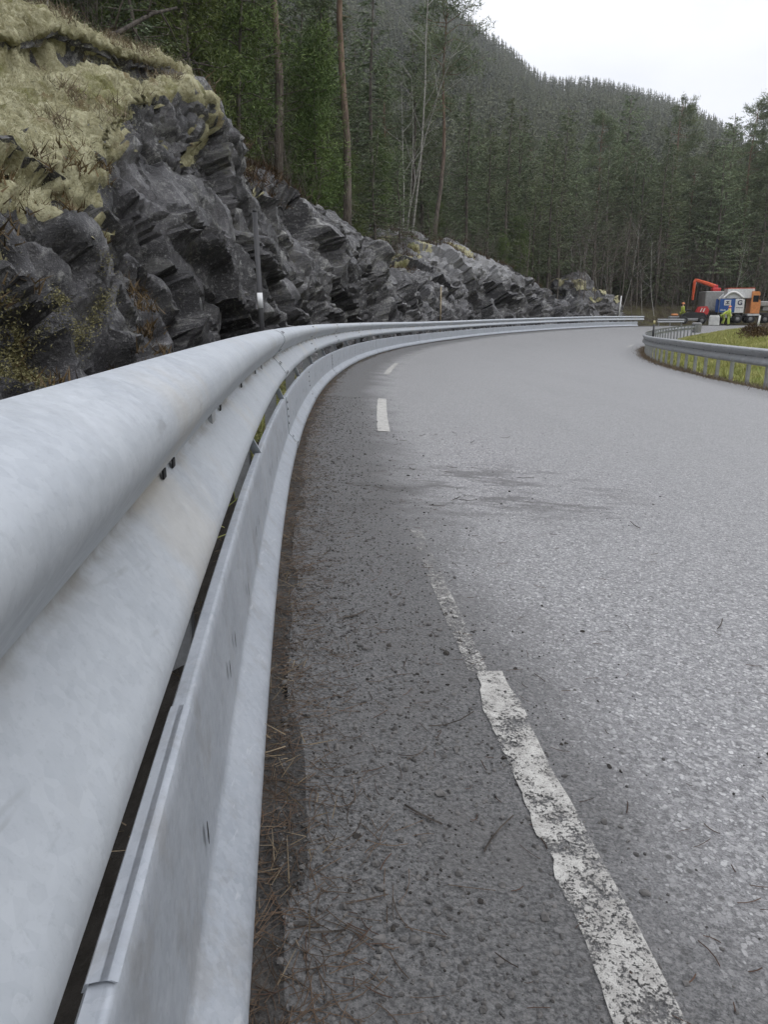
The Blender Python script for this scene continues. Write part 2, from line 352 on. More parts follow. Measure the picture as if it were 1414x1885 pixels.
M['zinc_panel'] = m_zinc('galvanised_panel', (.33, .36, .40), (.44, .47, .51), .46, .3, dirt=.25)
M['zinc_old'] = m_zinc('weathered_galvanised_steel', (.24, .25, .265), (.37, .38, .39), .42, .3, dirt=.3)
M['zinc_post'] = m_zinc('post_steel', (.30, .31, .32), (.42, .43, .44), .5, .35, dirt=.3)
M['hole'] = plain('dark_slot', (.012, .012, .013), .8); M['bolt'] = plain('bolt_steel', (.20, .21, .22), .4, .7)
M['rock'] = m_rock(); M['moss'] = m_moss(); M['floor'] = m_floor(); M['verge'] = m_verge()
M['grass'] = m_grass('meadow_grass', (.19, .23, .06), (.33, .32, .11), (.40, .34, .16)); M['gblade'] = m_leaf('grass_blade', (.18, .22, .055), (.44, .40, .18), .2, 1.2)
M['dry'] = m_leaf('dry_grass', (.085, .066, .045), (.24, .19, .125), .2, 3); M['heather'] = m_leaf('heather_leaf', (.045, .032, .018), (.16, .11, .05), .25, 2)
M['mossdark'] = m_leaf('dark_moss_leaf', (.09, .085, .03), (.36, .34, .17), .1, 2); M['mossleaf'] = m_leaf('moss_tuft_leaf', (.13, .12, .055), (.56, .54, .38), .1, 2)
M['spruce'] = m_leaf('spruce_needles', (.062, .085, .049), (.19, .23, .125)); M['pine'] = m_leaf('pine_needles', (.08, .105, .066), (.225, .265, .15))
M['young'] = m_leaf('young_pine_needles', (.065, .105, .03), (.18, .235, .075), .15); M['far'] = m_leaf('far_tree_needles', (.045, .054, .032), (.135, .145, .078), .2, .02)
M['bark'] = m_bark('spruce_bark', (.075, .066, .058), (.21, .185, .165)); M['pbark'] = m_pinebark()
M['birch'] = m_bark('birch_bark', (.27, .26, .24), (.48, .465, .44), 6, 1.5, (.04, .036, .032), .62); M['twig'] = m_bark('grey_twig', (.10, .085, .074), (.22, .195, .17), 12); M['dead'] = m_bark('dead_wood', (.035, .03, .026), (.11, .095, .082), 10)
M['stone'] = plain('gravel_stone', (.10, .095, .09), .85, 0, .5, 40); M['clod'] = plain('mud_clod', (.03, .026, .022), .95, 0, .3, 60)
M['needle'] = m_leaf('fallen_needle', (.032, .023, .018), (.135, .088, .062), .2, 9)
M['black'] = plain('black_plastic', (.02, .02, .022), .45); M['white'] = plain('white_paint', (.72, .72, .70), .5); M['reflect'] = plain('white_reflector_tape', (.78, .79, .80), .35)
M['yellow'] = plain('pale_yellow_cap', (.62, .56, .30), .5); M['wood'] = m_bark('pale_wood', (.30, .24, .16), (.45, .38, .27))
M['orange'] = plain('orange_paint', (.66, .25, .08), .5); M['red'] = plain('red_paint', (.55, .05, .05), .4); M['crane'] = plain('red_orange_paint', (.72, .12, .05), .4)
M['gbody'] = plain('grey_body_panel', (.34, .34, .33), .55); M['pale'] = plain('pale_body_panel', (.62, .63, .63), .45); M['chassis'] = plain('dark_chassis', (.03, .03, .032), .6)
M['tyre'] = plain('tyre_rubber', (.028, .028, .028), .8); M['rim'] = plain('grey_wheel_rim', (.35, .35, .36), .45, .3); M['glass'] = plain('dark_window_glass', (.02, .025, .03), .08); M['blue'] = plain('blue_sign_paint', (.03, .10, .33), .5)
M['navy'] = plain('dark_blue_paint', (.03, .035, .08), .5); M['hivis'] = plain('hi_vis_fabric', (.50, .62, .10), .8); M['trouser'] = plain('dark_hi_vis_trouser', (.40, .50, .10), .85); M['skin'] = plain('skin', (.55, .36, .27), .6); M['helmet'] = plain('orange_helmet', (.80, .30, .12), .4); M['lamp'] = plain('amber_beacon', (.80, .35, .04), .3)
M['grey_plastic'] = plain('grey_plastic', (.22, .22, .22), .6); M['concrete'] = plain('pale_concrete', (.60, .60, .57), .85, 0, .12, 3); M['boot'] = plain('dark_boot', (.025, .022, .02), .8)
M['hair'] = plain('brown_hair', (.05, .035, .025), .8)
rng = np.random.default_rng(11); random.seed(5)
# ------------------------------------------------------------------ road, verges, islands, hillside
def axis(*segs):
    out = []
    for a, b, st in segs: out += list(np.arange(a, b, st))
    return np.array(out + [segs[-1][1]])
def loft(name, s, lat, zf, mat, kind='structure', smooth=True):
    Sg, Lg = np.meshgrid(s, lat, indexing='ij'); P = at(Sg, Lg); P[..., 2] = zf(Sg, Lg, P)
    o = grid(name, P, mat, smooth=smooth, attrs={'lat': Lg, 'along': Sg}, flip=True)
    if kind: o['kind'] = kind
    return o
def road_z(S_, L_, P): return P[..., 2] + .012 * fbm(np.stack([S_ * .5, L_ * .8, S_ * 0], -1), 2, 3)
sA = axis((-8, 6, .1), (6, 20, .25), (20, 150, .6))
road = loft('road', sA, axis((.04, 1.2, .08), (1.2, 7.9, .45)), lambda S_, L_, P: road_z(S_, L_, P) , M['asphalt'])
def verge_z(S_, L_, P):
    n = fbm(P * 1.3, 4, 21); z = P[..., 2] + .012 - .10 * sstep(L_ + .07 * fbm(P * 5, 4, 77), .03, .2)
    z = z - .62 * sstep(-L_, .12, .95) + .10 * n * sstep(-L_, .05, .7) + .018 * fbm(P * 9, 3, 5)
    return z
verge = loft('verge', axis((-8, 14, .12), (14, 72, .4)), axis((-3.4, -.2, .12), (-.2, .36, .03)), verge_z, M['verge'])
def rv_z(S_, L_, P): return P[..., 2] - .03 + .05 * fbm(P * 1.6, 3, 8) * sstep(L_, 7.8, 8.05) + .0 * S_
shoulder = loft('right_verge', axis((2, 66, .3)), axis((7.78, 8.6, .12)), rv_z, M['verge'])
def isl_z(S_, L_, P):
    base = gz(S_) - BANK * 8.3 - .03
    return base + .72 * (1 - np.exp(-np.maximum(L_ - 8.6, 0) / 1.7)) + .09 * fbm(P * .9, 4, 31) * sstep(L_, 8.05, 9) + .05 * fbm(P * 3.1, 3, 36)
island = loft('grass_island', axis((-6, 150, .4)), axis((8.02, 16, .2), (16, 66, 2)), isl_z, M['grass'])

KN = [-30, -4, 2, 7.7, 11, 13, 16, 17.8, 19.5, 21.5, 24, 28, 30, 33.5, 36, 40, 43.5, 45, 52, 56, 60, 63, 65, 67, 75, 170]
KH = [1, 1.0, 1.2, 1.9, 2.9, 4.2, 4.9, 4.75, 4.2, 3.8, 4.3, 4.3, 4.1, 3.5, 2.9, 2.3, 3.1, 4.1, 4.0, 3.6, 2.7, 1.5, .6, .35, .35, .9]
def H1(s): return np.interp(s, KN, KH)
def L1(s): return np.interp(s, [0, 20, 24, 29, 34, 40, 45, 70], [3.2, 3.2, 3.6, 4, 4.3, 4.6, 4.8, 4.8])
def HA(s): return np.interp(s, [-5, 4, 8, 13, 16, 17.5, 19, 70], [3.3, 3.3, 2.9, 1.45, .55, .4, .3, .3])
def SLP(s): return np.interp(s, [-20, 15.5, 18.5, 50, 66, 90, 170], [.08, .10, .44, .26, .10, .08, .10])
def hill(s, lat):
    u = np.maximum(-lat - L1(s), 0); sl_ = SLP(s)
    z = H1(s) + HA(s) * (1 - np.exp(-u / 2.3)) + sl_ * np.minimum(u, 42) + np.clip((18 - s) / 2.5, 0, 1) * .26 * np.clip(u - 9, 0, 33) + np.maximum(u - 42, 0) * np.interp(s, [0, 60, 170], [.34, .26, .12])
    st = np.interp(s, [2, 8, 12, 16, 17.5], [7.8, 5.9, 4.45, 3.5, 3.2]); w = sstep(17.8, s, s + 1e-6) if False else np.clip((17.6 - s) / .8, 0, 1)
    z = z + w * (.50 * sstep(-lat - st, -.08, .10) - .55 * (1 - np.exp(-u / 2.3)))
    return z
def hill_n(S_, L_, P):
    Q = P.copy(); Q[..., 2] = 0
    return hill(S_, L_) + (.45 * fbm(Q * .35, 4, 41) + .12 * fbm(Q * 1.7, 3, 43)) * sstep(-L_ - L1(S_), .2, 3.5) * np.interp(S_, [16, 20], [.35, 1])
hs = axis((-20, 12, 1.0), (12, 70, .5), (70, 150, 1.2))
def hillmesh():
    U = axis((2.2, 12, .5), (12, 46, 1.6), (46, 150, 6)); Sg, Ug = np.meshgrid(hs, U, indexing='ij'); Lg = -L1(Sg) - Ug
    P = at(Sg, Lg); P[..., 2] = hill_n(Sg, Lg, P) - .22 * sstep(Ug, 6.5, 5) 
    o = grid('hillside', P, M['floor']); o['kind'] = 'structure'
    # forest floor beyond the end of the rock, down to the road edge
    Lr = axis((-8.5, -.1, .35)); Sg, Lg = np.meshgrid(axis((62, 150, .8)), Lr, indexing='ij'); P = at(Sg, Lg)
    zz = gz(Sg) + .03 * -Lg - .1; t = sstep(-Lg, 4.6, 7.6); P[..., 2] = zz * (1 - t) + hill_n(Sg, Lg, P) * t + .06 * fbm(P * 1.1, 3, 9) * sstep(-Lg, .2, 1.5) - .06
    o2 = grid('forest_verge', P, M['floor']); o2['kind'] = 'structure'
hillmesh()
g = MB(); g.add([(-1300, -900, -7), (1300, -900, -7), (1300, 1200, -7), (-1300, 1200, -7)], [(0, 1, 2, 3)]); g.build('ground', M['floor'])['kind'] = 'structure'

# ------------------------------------------------------------------ rock cut
def rock_surface():
    s = axis((-7, 5, .09), (5, 20, .052), (20, 44, .095), (44, 68.5, .15)); v = np.linspace(0, 1, 190)
    Sg, Vg = np.meshgrid(s, v, indexing='ij'); h = H1(s); l1 = L1(s)
    us = np.array([0, .7, 1.5, 2.4, 3.6, 5.2])                       # how far back of the crest the top runs
    nC = 5 + len(us) - 1; CL = np.zeros((len(s), nC)); CZ = np.zeros((len(s), nC)); g0 = gz(s)
    wallL = np.minimum(1.75 + .1 * h, l1 - .6)
    for k, (fl, fz) in enumerate([(-.35, None), (0, 0), (.30, .38), (.62, .74)]):
        CL[:, k] = -(wallL + fl * (l1 - wallL)) if fl >= 0 else -(wallL - .5)
        CZ[:, k] = g0 - .75 if fz is None else (g0 - .3) + fz * (h - g0 + .3)
    for k, u in enumerate(us): CL[:, 4 + k] = -(l1 + u); CZ[:, 4 + k] = hill(s, -(l1 + u))
    nC = 4 + len(us)
    CL = CL[:, :nC]; CZ = CZ[:, :nC]
    seg = np.sqrt(np.diff(CL, axis=1) ** 2 + np.diff(CZ, axis=1) ** 2); d = np.concatenate([np.zeros((len(s), 1)), np.cumsum(seg, 1)], 1)
    Lg = np.zeros_like(Sg); Zg = np.zeros_like(Sg)
    for i in range(len(s)):
        q = v * d[i, -1]; Lg[i] = np.interp(q, d[i], CL[i]); Zg[i] = np.interp(q, d[i], CZ[i])
    # the ledge lines of the near dome, finer than the control rows
    top = -Lg - L1(Sg); Zt = hill(Sg, Lg); Zg = np.where(top > .02, Zt, Zg)
    P = at(Sg, Lg); P[..., 2] = Zg
    du = np.gradient(P, axis=0); dv = np.gradient(P, axis=1); N = np.cross(dv, du); N /= np.linalg.norm(N, axis=-1, keepdims=True) + 1e-9
    N = np.where((N[..., :1] * np.cos(np.interp(Sg, SS, TH))[..., None] + N[..., 2:] * .6) < 0, -N, N)
    return Sg, Lg, P, N, top
RS, RL, RP, RN, RT = rock_surface()
def gridnormal(P):
    N = np.cross(np.gradient(P, axis=1), np.gradient(P, axis=0)); N /= np.linalg.norm(N, axis=-1, keepdims=True) + 1e-9
    return np.where(N[..., 2:] < 0, -N, N)
def blur(A, n):
    for _ in range(n):
        A = (np.roll(A, 1, 0) + np.roll(A, -1, 0) + A * 2) / 4; A = (np.roll(A, 1, 1) + np.roll(A, -1, 1) + A * 2) / 4
    return A
def rock_disp():
    Q = np.stack([RS, RL, RP[..., 2]], -1)
    steep = sstep(RT, .9, -.9); steep = np.where(RS > 17.3, np.maximum(steep, .55), np.maximum(steep, np.where(RT > .5, .07, .2)))
    edge = sstep(RP[..., 2] - gz(RS), -.5, .6)
    warp = np.stack([fbm(Q * .8, 3, 60), fbm(Q * .8, 3, 61), fbm(Q * .8, 3, 62)], -1) * .45
    W = Q + warp; a = -.85 * W[..., 2] + .52 * W[..., 0]; b = .85 * W[..., 0] + .52 * W[..., 2]; ab = np.stack([a, b, W[..., 1]], -1)
    big = fbm(Q * np.array([.26, .3, .36]), 3, 50)
    f0 = facets(ab * np.array([.34, .46, .42]) + 3.3, 66, .75); f1 = facets(ab * np.array([.75, 1.05, .8]), 70, .8); f2 = facets(ab * np.array([1.9, 2.6, 2.0]), 80, .8); f3 = facets(ab * np.array([4.6, 6.2, 5.0]), 85, .8)
    pat = sstep(fbm(Q * .5, 3, 93), -.25, .3)                          # rough reaches and smoother slabs
    q = W[..., 2] * .8 + W[..., 0] * .75 + 1.0 * fbm(Q * .5, 3, 90); saw = (q * .85) % 1.0; saw = np.where(saw < .9, saw / .9, (1 - saw) / .1)
    rib = 1 - np.abs(fbm(ab * np.array([.55, 2.0, 1.4]), 4, 95)) * 2
    c1, e1 = cells(ab * np.array([.6, 1.0, .6]), 171)
    D = big * .75 + f0 * .9 + blur(f1, 1) * .44 + blur(f2, 1) * .075 * (.45 + .55 * pat) + f3 * .022 * (.3 + .7 * pat) + (saw - .5) * .2 - np.maximum(rib - .55, 0) * .5 * (.3 + .7 * pat) - .14 * sstep(e1, .05, 0)
    D = D * steep + fbm(Q * 5.5, 3, 99) * .03 + fbm(Q * np.array([11, 11, 11]), 3, 101) * .016
    return D * edge
RD = rock_disp()
_stl = np.interp(RS, [2, 8, 12, 16, 17.5], [7.8, 5.9, 4.45, 3.5, 3.2])
RD = RD - .34 * np.exp(-((-RL - _stl - .02) / .17) ** 2) * np.clip((17.3 - RS) / .7, 0, 1) * sstep(RT, .1, .5)      # the dark recess under the mossy ledge
ROCK = RP + RN * RD[..., None]
ROCK[..., 2] += .22 * np.minimum(RD, 0) * sstep(RT, .8, -.8)
rock = grid('rock_face', ROCK, M['rock'], smooth=True, attrs={'along': RS, 'lat': RL}); rock['kind'] = 'structure'; rock.data.set_sharp_from_angle(angle=R(30)) if hasattr(rock.data, 'set_sharp_from_angle') else None

# moss: puffy cushions over the gentle tops, its rim running off under the rock surface
SM = RP + RN * blur(RD, 9)[..., None]; SM[..., 2] += .22 * np.minimum(RD, 0) * sstep(RT, .8, -.8); NM = gridnormal(SM)
wob = fbm(SM * .9, 4, 120); wob2 = fbm(SM * 2.6, 3, 121)
near = np.clip((17.3 - RS) / .7, 0, 1)
stl = np.interp(RS, [2, 8, 12, 16, 17.5], [7.8, 5.9, 4.45, 3.5, 3.2])
ledge = np.exp(-((-RL - stl - .01) / np.interp(RS, [8, 13, 16.5], [.24, .16, .09])) ** 2)                         # the bare risers of the ledge
mask_near = (RT * 1.15 + np.interp(RS, [5, 9, 12, 16], [.3, .28, .22, .2]) + wob * .8 + wob2 * .25) - ledge * 1.6
slope_ok = sstep(blur(gridnormal(SM)[..., 2], 3), .05, .32)
low = np.exp(-((RP[..., 2] - (H1(RS) - 1.15)) / .35) ** 2) * sstep(RS, 10.5, 7)
mask_far = (np.minimum(RT, .9) * .9 - .25 + wob * 2.0 + wob2 * .6 - .75)
mask = mask_near * near + mask_far * (1 - near)
mask = mask + .30 * fbm(SM * 5, 4, 123) - (1 - slope_ok) * .65; mk = blur(sstep(mask, -.04, .2), 1)
cu1 = sstep(cells(SM * 4.6 + .12 * fbm(SM * 9, 2, 133)[..., None], 134)[1], 0, .42); cu2 = sstep(cells(SM * 10.0, 137)[1], 0, .4); puff = .09 * cu1 + .055 * cu2 + .05 * fbm(SM * 1.6, 3, 139)
thick = np.where(near > .5, 1.0, .8)
low_ = ROCK - NM * .06; hi_ = SM + NM * (.035 + puff * thick)[..., None]; MP = low_ * (1 - mk[..., None]) + hi_ * mk[..., None]
sel = (mk > .05)
nu, nv = sel.shape
F = grid_faces(nu, nv)
keep = sel.reshape(-1)[F].any(1) & (np.repeat(RS[:-1, 0], nv - 1) < 66.5)
Fk = F[keep]; used = np.unique(Fk); remap = np.full(nu * nv, -1); remap[used] = np.arange(len(used))
moss = link('moss', mesh_np('moss', MP.reshape(-1, 3)[used], remap[Fk], M['moss'])); moss['kind'] = 'stuff'

# fuzzy tips on the near moss, heather and dead grass along the far rock edge: ground cover nobody could count
def cards(P, D, L, W, rs, taper=.25):
    n = len(P); D = D / (np.linalg.norm(D, axis=1, keepdims=True) + 1e-9)
    sd = np.cross(D, rs.normal(size=(n, 3))); sd /= np.linalg.norm(sd, axis=1, keepdims=True) + 1e-9
    L = np.broadcast_to(np.asarray(L, float), (n,))[:, None]; W = np.broadcast_to(np.asarray(W, float), (n,))[:, None]
    T = P + D * L
    V = np.stack([P - sd * W / 2, P + sd * W / 2, T + sd * W / 2 * taper, T - sd * W / 2 * taper], 1).reshape(-1, 3)
    return V
def card_obj(name, V, mat, parent=None):
    return link(name, card_mesh(name, V, mat), parent)
def card_mesh(name, V, mat):
    return mesh_np(name, V, np.arange(len(V)).reshape(-1, 4), mat, smooth=False)
flat = MP.reshape(-1, 3); fm = (mk > .3).reshape(-1); fl_ = ((low > .35) & (wob + wob2 * .5 > .18) & (RS > 5) & (RS < 8.6)).reshape(-1); rsf = RS.reshape(-1)
idx = np.where(fm & (rsf > 5) & (rsf < 17.5))[0]; idx = rng.choice(idx, 190000)
p = flat[idx] + rng.normal(size=(len(idx), 3)) * .05; d = NM.reshape(-1, 3)[idx] + rng.normal(size=(len(idx), 3)) * .7
card_obj('moss_tufts', cards(p, d, rng.uniform(.012, .032, len(idx)), .0065, rng, .4), M['mossleaf'])['kind'] = 'stuff'
lowi = np.where(fl_)[0]; lowi = rng.choice(lowi, 900); lp_ = np.repeat(ROCK.reshape(-1, 3)[lowi], 30, 0) + rng.normal(size=(27000, 3)) * np.array([.06, .06, .05]); ld = RN.reshape(-1, 3)[np.repeat(lowi, 30)] + rng.normal(size=(27000, 3)) * .8; card_obj('moss_clumps', cards(lp_, ld, rng.uniform(.01, .03, 27000), .010, rng, .5), M['mossdark'])['kind'] = 'stuff'
def tufts(P0, n_per, L, W, spread, mat, name, up=1.0):
    n = len(P0) * n_per; p = np.repeat(P0, n_per, 0) + rng.normal(size=(n, 3)) * np.array([spread, spread, .02]); d = rng.normal(size=(n, 3)) * .55; d[:, 2] = up * rng.uniform(.3, 1.1, n)
    o = card_obj(name, cards(p, d, rng.uniform(.4, 1, n) * L, W, rng, .15), mat); o['kind'] = 'stuff'; return o
band = np.where((rsf > 17.0) & (rsf < 66) & (RT.reshape(-1) > .1) & (fbm(flat * .8, 3, 140) > -.05))[0]; band = rng.choice(band, 2100)
tufts(ROCK.reshape(-1, 3)[band], 16, .42, .03, .14, M['heather'], 'heather')
nb_ = np.where((rsf > 6) & (rsf < 17.2) & (RT.reshape(-1) > .1) & (fbm(flat * 1.1, 3, 144) > .22))[0]; nb_ = rng.choice(nb_, 420)
tufts(flat[nb_], 22, .26, .014, .10, M['dry'], 'dry_grass_tufts')
nb2 = np.where((rsf > 6) & (rsf < 11) & (RT.reshape(-1) < .1) & (RT.reshape(-1) > -1.2) & (fm | (fbm(flat * 1.1, 3, 145) > .18)))[0]; nb2 = rng.choice(nb2, 120)
tufts(ROCK.reshape(-1, 3)[nb2], 24, .2, .02, .08, M['heather'], 'heather_tufts')

# ------------------------------------------------------------------ paint
def dash(s0, s1, latf, w, wear0=0, wear1=0, jag=.012, extra=None):
    n = max(8, int((s1 - s0) / .02)); s = np.linspace(s0, s1, n); nv = 9; v = np.linspace(-1, 1, nv)
    Sg, Vg = np.meshgrid(s, v, indexing='ij'); base = latf(Sg)
    jl = jag * 1.6 * fbm(np.stack([Sg * 6, Sg * 0, Sg * 0 + 2], -1), 6, 7, .65) + np.where(w < .09, jag * 1.5 * np.maximum(cells(np.stack([Sg * 5.5, Sg * 0, Sg * 0 + 2], -1), 6)[0] - .55, 0) * 2, 0); jr = jag * .45 * vnoise(np.stack([Sg * 8, Sg * 0 + 9, Sg * 0], -1), 8)
    Lg = base + Vg * w / 2 + np.where(Vg < 0, jl * -Vg, jr * Vg)
    P = at(Sg, Lg); P[..., 2] = road_z(Sg, Lg, P) + .005
    t = (Sg - s0) / (s1 - s0); wr = wear0 + (wear1 - wear0) * t
    o = grid('edge_line', P, M['line'], attrs={'wear': wr}, flip=True); o['kind'] = 'structure'
LL = lambda s: np.interp(s, [-8, .7, 1.65, 2.5, 6.05, 8.8, 12.9, 16.8, 30, 60], [.50, .515, .55, .575, .655, .735, .76, .80, .9, 1.0])
dash(-2.0, 1.68, LL, .085, -.02, -.03, .014); dash(1.68, 3.05, lambda s: LL(s) - .024, .054, .012, .06, .004)
dash(6.05, 8.75, LL, .1, -.12, -.12, .006); dash(9.0, 9.35, LL, .09, .12, .14, .006); dash(12.9, 16.3, LL, .1, -.08, -.05, .006); dash(20.0, 23.2, LL, .1, .0, .03, .006); dash(27, 30, LL, .1, .04, .06, .006)
dash(34, 37, LL, .1, .06, .06); dash(39.0, 41.8, lambda s: s * 0 + 7.18, .12, -.12, -.1, .006); dash(30.5, 32.2, lambda s: s * 0 + 7.15, .1, .08, .1, .006)

# ------------------------------------------------------------------ guardrails
def smooth_profile(pts, n=5):
    pts = np.array(pts, float); t = np.arange(len(pts)); q = np.linspace(0, len(pts) - 1, (len(pts) - 1) * n + 1)
    P0 = np.vstack([2 * pts[0] - pts[1], pts, 2 * pts[-1] - pts[-2]]); out = []
    for x in q:
        i = min(int(x), len(pts) - 2); u = x - i; a, b, c, d = P0[i], P0[i + 1], P0[i + 2], P0[i + 3]
        out.append(.5 * (2 * b + (c - a) * u + (2 * a - 5 * b + 4 * c - d) * u * u + (3 * b - a - 3 * c + d) * u ** 3))
    return np.array(out)
half = [(.0, .170), (.014, .167), (.036, .158), (.057, .144), (.070, .127), (.074, .109), (.070, .092), (.058, .074), (.043, .054), (.027, .034), (.011, .014), (.001, .005)]
WPROF = smooth_profile(half + [(a, -b) for a, b in half[::-1]], 3)
def sweep(name, s, prof, lat0, z0, mat, parent, side=1, thick=.004, zfun=None):
    """prof: (out, up) pairs; side=1 faces the road to its right, -1 to its left"""
    n = len(prof); Sg, K = np.meshgrid(s, np.arange(n), indexing='ij'); o_ = prof[:, 0][K]; u_ = prof[:, 1][K]
    def surf(off):
        d = np.gradient(prof, axis=0); nn = np.stack([d[:, 1], -d[:, 0]], 1); nn /= np.linalg.norm(nn, axis=1, keepdims=True); nn = np.where(nn[:, :1] < 0, -nn, nn) if False else nn
        q = prof + (-nn) * 0
        P = at(Sg, lat0 + side * (o_ - off)); z = zfun(Sg) if zfun is not None else gz(Sg); P[..., 2] = z + z0 + u_; return P
    A = surf(0); B = surf(thick); ns = len(s); V = np.concatenate([A.reshape(-1, 3), B.reshape(-1, 3)]); F = grid_faces(ns, n); off = ns * n
    i = np.arange(ns * n).reshape(ns, n); rim = []
    for line in (i[:, 0], i[:, -1][::-1], i[0, ::-1], i[-1, :]):
        rim.append(np.stack([line[:-1], line[1:], line[1:] + off, line[:-1] + off], 1))
    Fa = np.concatenate([F[:, ::-1] if side > 0 else F, (F if side > 0 else F[:, ::-1]) + off] + rim); pr = np.tile(np.linspace(0, 1, n), ns)
    me = mesh_np(name, V, Fa, [mat, M['hole'], M['bolt']], attrs={'prof': np.concatenate([pr, pr])})
    if hasattr(me, 'set_sharp_from_angle'): me.set_sharp_from_angle(angle=R(50))
    return link(name, me, parent)
def stations(a, b): return np.linspace(a, b, max(4, int((b - a) / (.05 if a < 8 else .12 if a < 25 else .3))))
def frame_at(s, lat, z):                                              # origin, along, out (to the right), up
    th = head(s); return atz(s, lat, z), np.array([math.sin(th), math.cos(th), 0]), np.array([math.cos(th), -math.sin(th), 0])
def obox(mb, o, a, b, c, da, db, dc, m=0):                            # a box on three given axes
    V = [o + a * x * da / 2 + b * y * db / 2 + c * z * dc / 2 for z in (-1, 1) for x, y in ((-1, -1), (1, -1), (1, 1), (-1, 1))]
    mb.add(V, [(3, 2, 1, 0), (4, 5, 6, 7), (0, 1, 5, 4), (1, 2, 6, 5), (2, 3, 7, 6), (3, 0, 4, 7)], m)
def dome(mb, o, nrm, r, h, m=0, n=8):
    nrm = nrm / np.linalg.norm(nrm); a = np.cross(nrm, [0, 0, 1.0]) if abs(nrm[2]) < .9 else np.cross(nrm, [1.0, 0, 0]); a /= np.linalg.norm(a); b = np.cross(nrm, a); V = []
    for rr, hh in ((1, 0), (.92, .55), (.6, .9), (.25, 1)): V += [o + r * rr * (math.cos(2 * math.pi * k / n) * a + math.sin(2 * math.pi * k / n) * b) + nrm * h * hh for k in range(n)]
    F = [(j * n + k, j * n + (k + 1) % n, j * n + n + (k + 1) % n, j * n + n + k) for j in range(3) for k in range(n)] + [tuple(range(3 * n, 4 * n))]
    mb.add(V, F, m)
UP = np.array([0, 0, 1.0])
LATW, ZW = -.126, .635
gr = tag(empty('guardrail', tuple(at(4, -.1))), 'new bright galvanised guardrail with a lower skirt sweeping along the foot of the rock', 'guardrail')
BASE = np.array(gr.location)
def local(o):                                                         # world-built part, kept in place under its thing
    o.matrix_parent_inverse = Matrix.Translation(-Vector(o.parent.location)); return o
cuts = [-4.0] + [4.75 + 4 * k for k in range(17)]
END = 70.0
for a, b in zip(cuts[:-1], cuts[1:]):
    b = min(b, END)
    if a >= END: break
    s = stations(a, b + (.18 if b < END else 0)); lift = np.where(s < a + .2, .0035, 0)
    pr = WPROF.copy(); o = sweep('beam', s, pr, LATW + (.0045 if (cuts.index(a) % 2) else 0), ZW, M['zinc'], gr); local(o)
    if a < 20:
        for q in ([a + 1.05, a + 3.05] if a > 0 else [1.12, 1.21, 2.0, 2.7, 3.4]):            # post bolt in the trough
            mb = MB(); p_, al, ou = frame_at(q, LATW + .003, float(gz(q)) + ZW); obox(mb, p_ + ou * .0025, al, ou, UP, .022, .003, .014, 0); local(mb.build('bolt_slot', [M['hole']], gr))
            if a > 0: mb = MB(); dome(mb, p_ + al * .05 + ou * .001, ou, .010, .005, 1); local(mb.build('beam_bolt', [M['zinc_post'], M['bolt']], gr, True))
        if a > 0:
            for ds in (.035, .14):
                for zz, oo, nr in ((.150, .052, (.6, .8)), (.040, .030, (.66, -.75)), (-.040, .030, (.66, .75)), (-.098, .0735, (.97, .2))):
                    p_, al, ou = frame_at(a + ds, LATW + .007 + oo, float(gz(a)) + ZW + zz); nr = ou * nr[0] + UP * nr[1]; 
                    mb = MB(); dome(mb, p_ - nr * .001, nr, .011, .006, 1); local(mb.build('splice_bolt', [M['hole'], M['bolt']], gr, True))
SK = np.array([(-.030, .352), (-.0295, .364), (-.026, .3695), (-.015, .3705), (-.0105, .3700), (-.0065, .366), (-.0050, .34), (-.0010, .26), (.0030, .18), (.0055, .134), (.0070, .126), (.012, .119), (.030, .098), (.048, .076), (.0585, .061), (.0625, .052), (.063, .040), (.0615, .024)])
lap = sweep('lap_plate', np.linspace(.46, .88, 10), np.array([(-.0312, .3645), (-.0275, .3725), (-.020, .3738), (-.011, .3738), (-.0062, .371)]), -.063, 0, M['zinc_panel'], gr, thick=.003); local(lap)
scuts = [-3.5, 4.95, 7.9] + [11.75 + 4 * k for k in range(15)]
for i, (a, b) in enumerate(zip(scuts[:-1], scuts[1:])):
    b = min(b, END - .1)
    if a >= END - .2: break
    o = sweep('skirt_panel', stations(a, b + (.1 if b < END - 1 else 0)), SK, -.063 + (.004 if i % 2 else 0), 0, M['zinc_panel'], gr, thick=.003); local(o)
    if True:
        q = a + .55; k_ = 0
        while q < b - .3 and a < 16:
            for dz, dl in (((.225, 0), (.225, .13)) if k_ % 2 else ((.19, .05),)):
                z = float(gz(q)) + dz; po = np.interp(-dz, -SK[5:10, 1], SK[5:10, 0]); p_, al, ou = frame_at(q + dl, -.063 + po + .0046, z); n_ = ou * .996 + UP * .03; tt = np.cross(n_, al); mb = MB()
                V = [p_ + n_ * .0008 + al * .006 * math.cos(k * math.pi / 5) + tt * .019 * math.sin(k * math.pi / 5) for k in range(10)]; mb.add(V, [tuple(range(10))], 0)
                local(mb.build('slot', [M['hole']], gr))
            q += .47; k_ += 1
        if 4 < a < 16:
            for dz in (.33, .285, .235, .19, .10, .06):
                mb = MB(); po = np.interp(-dz, -SK[:, 1], SK[:, 0]); p_, al, ou = frame_at(a + .045, -.063 + po + .0045, float(gz(a)) + dz); dome(mb, p_, ou, .010, .006, 0)
                local(mb.build('joint_bolt', [M['bolt']], gr, True))
q = 1.8
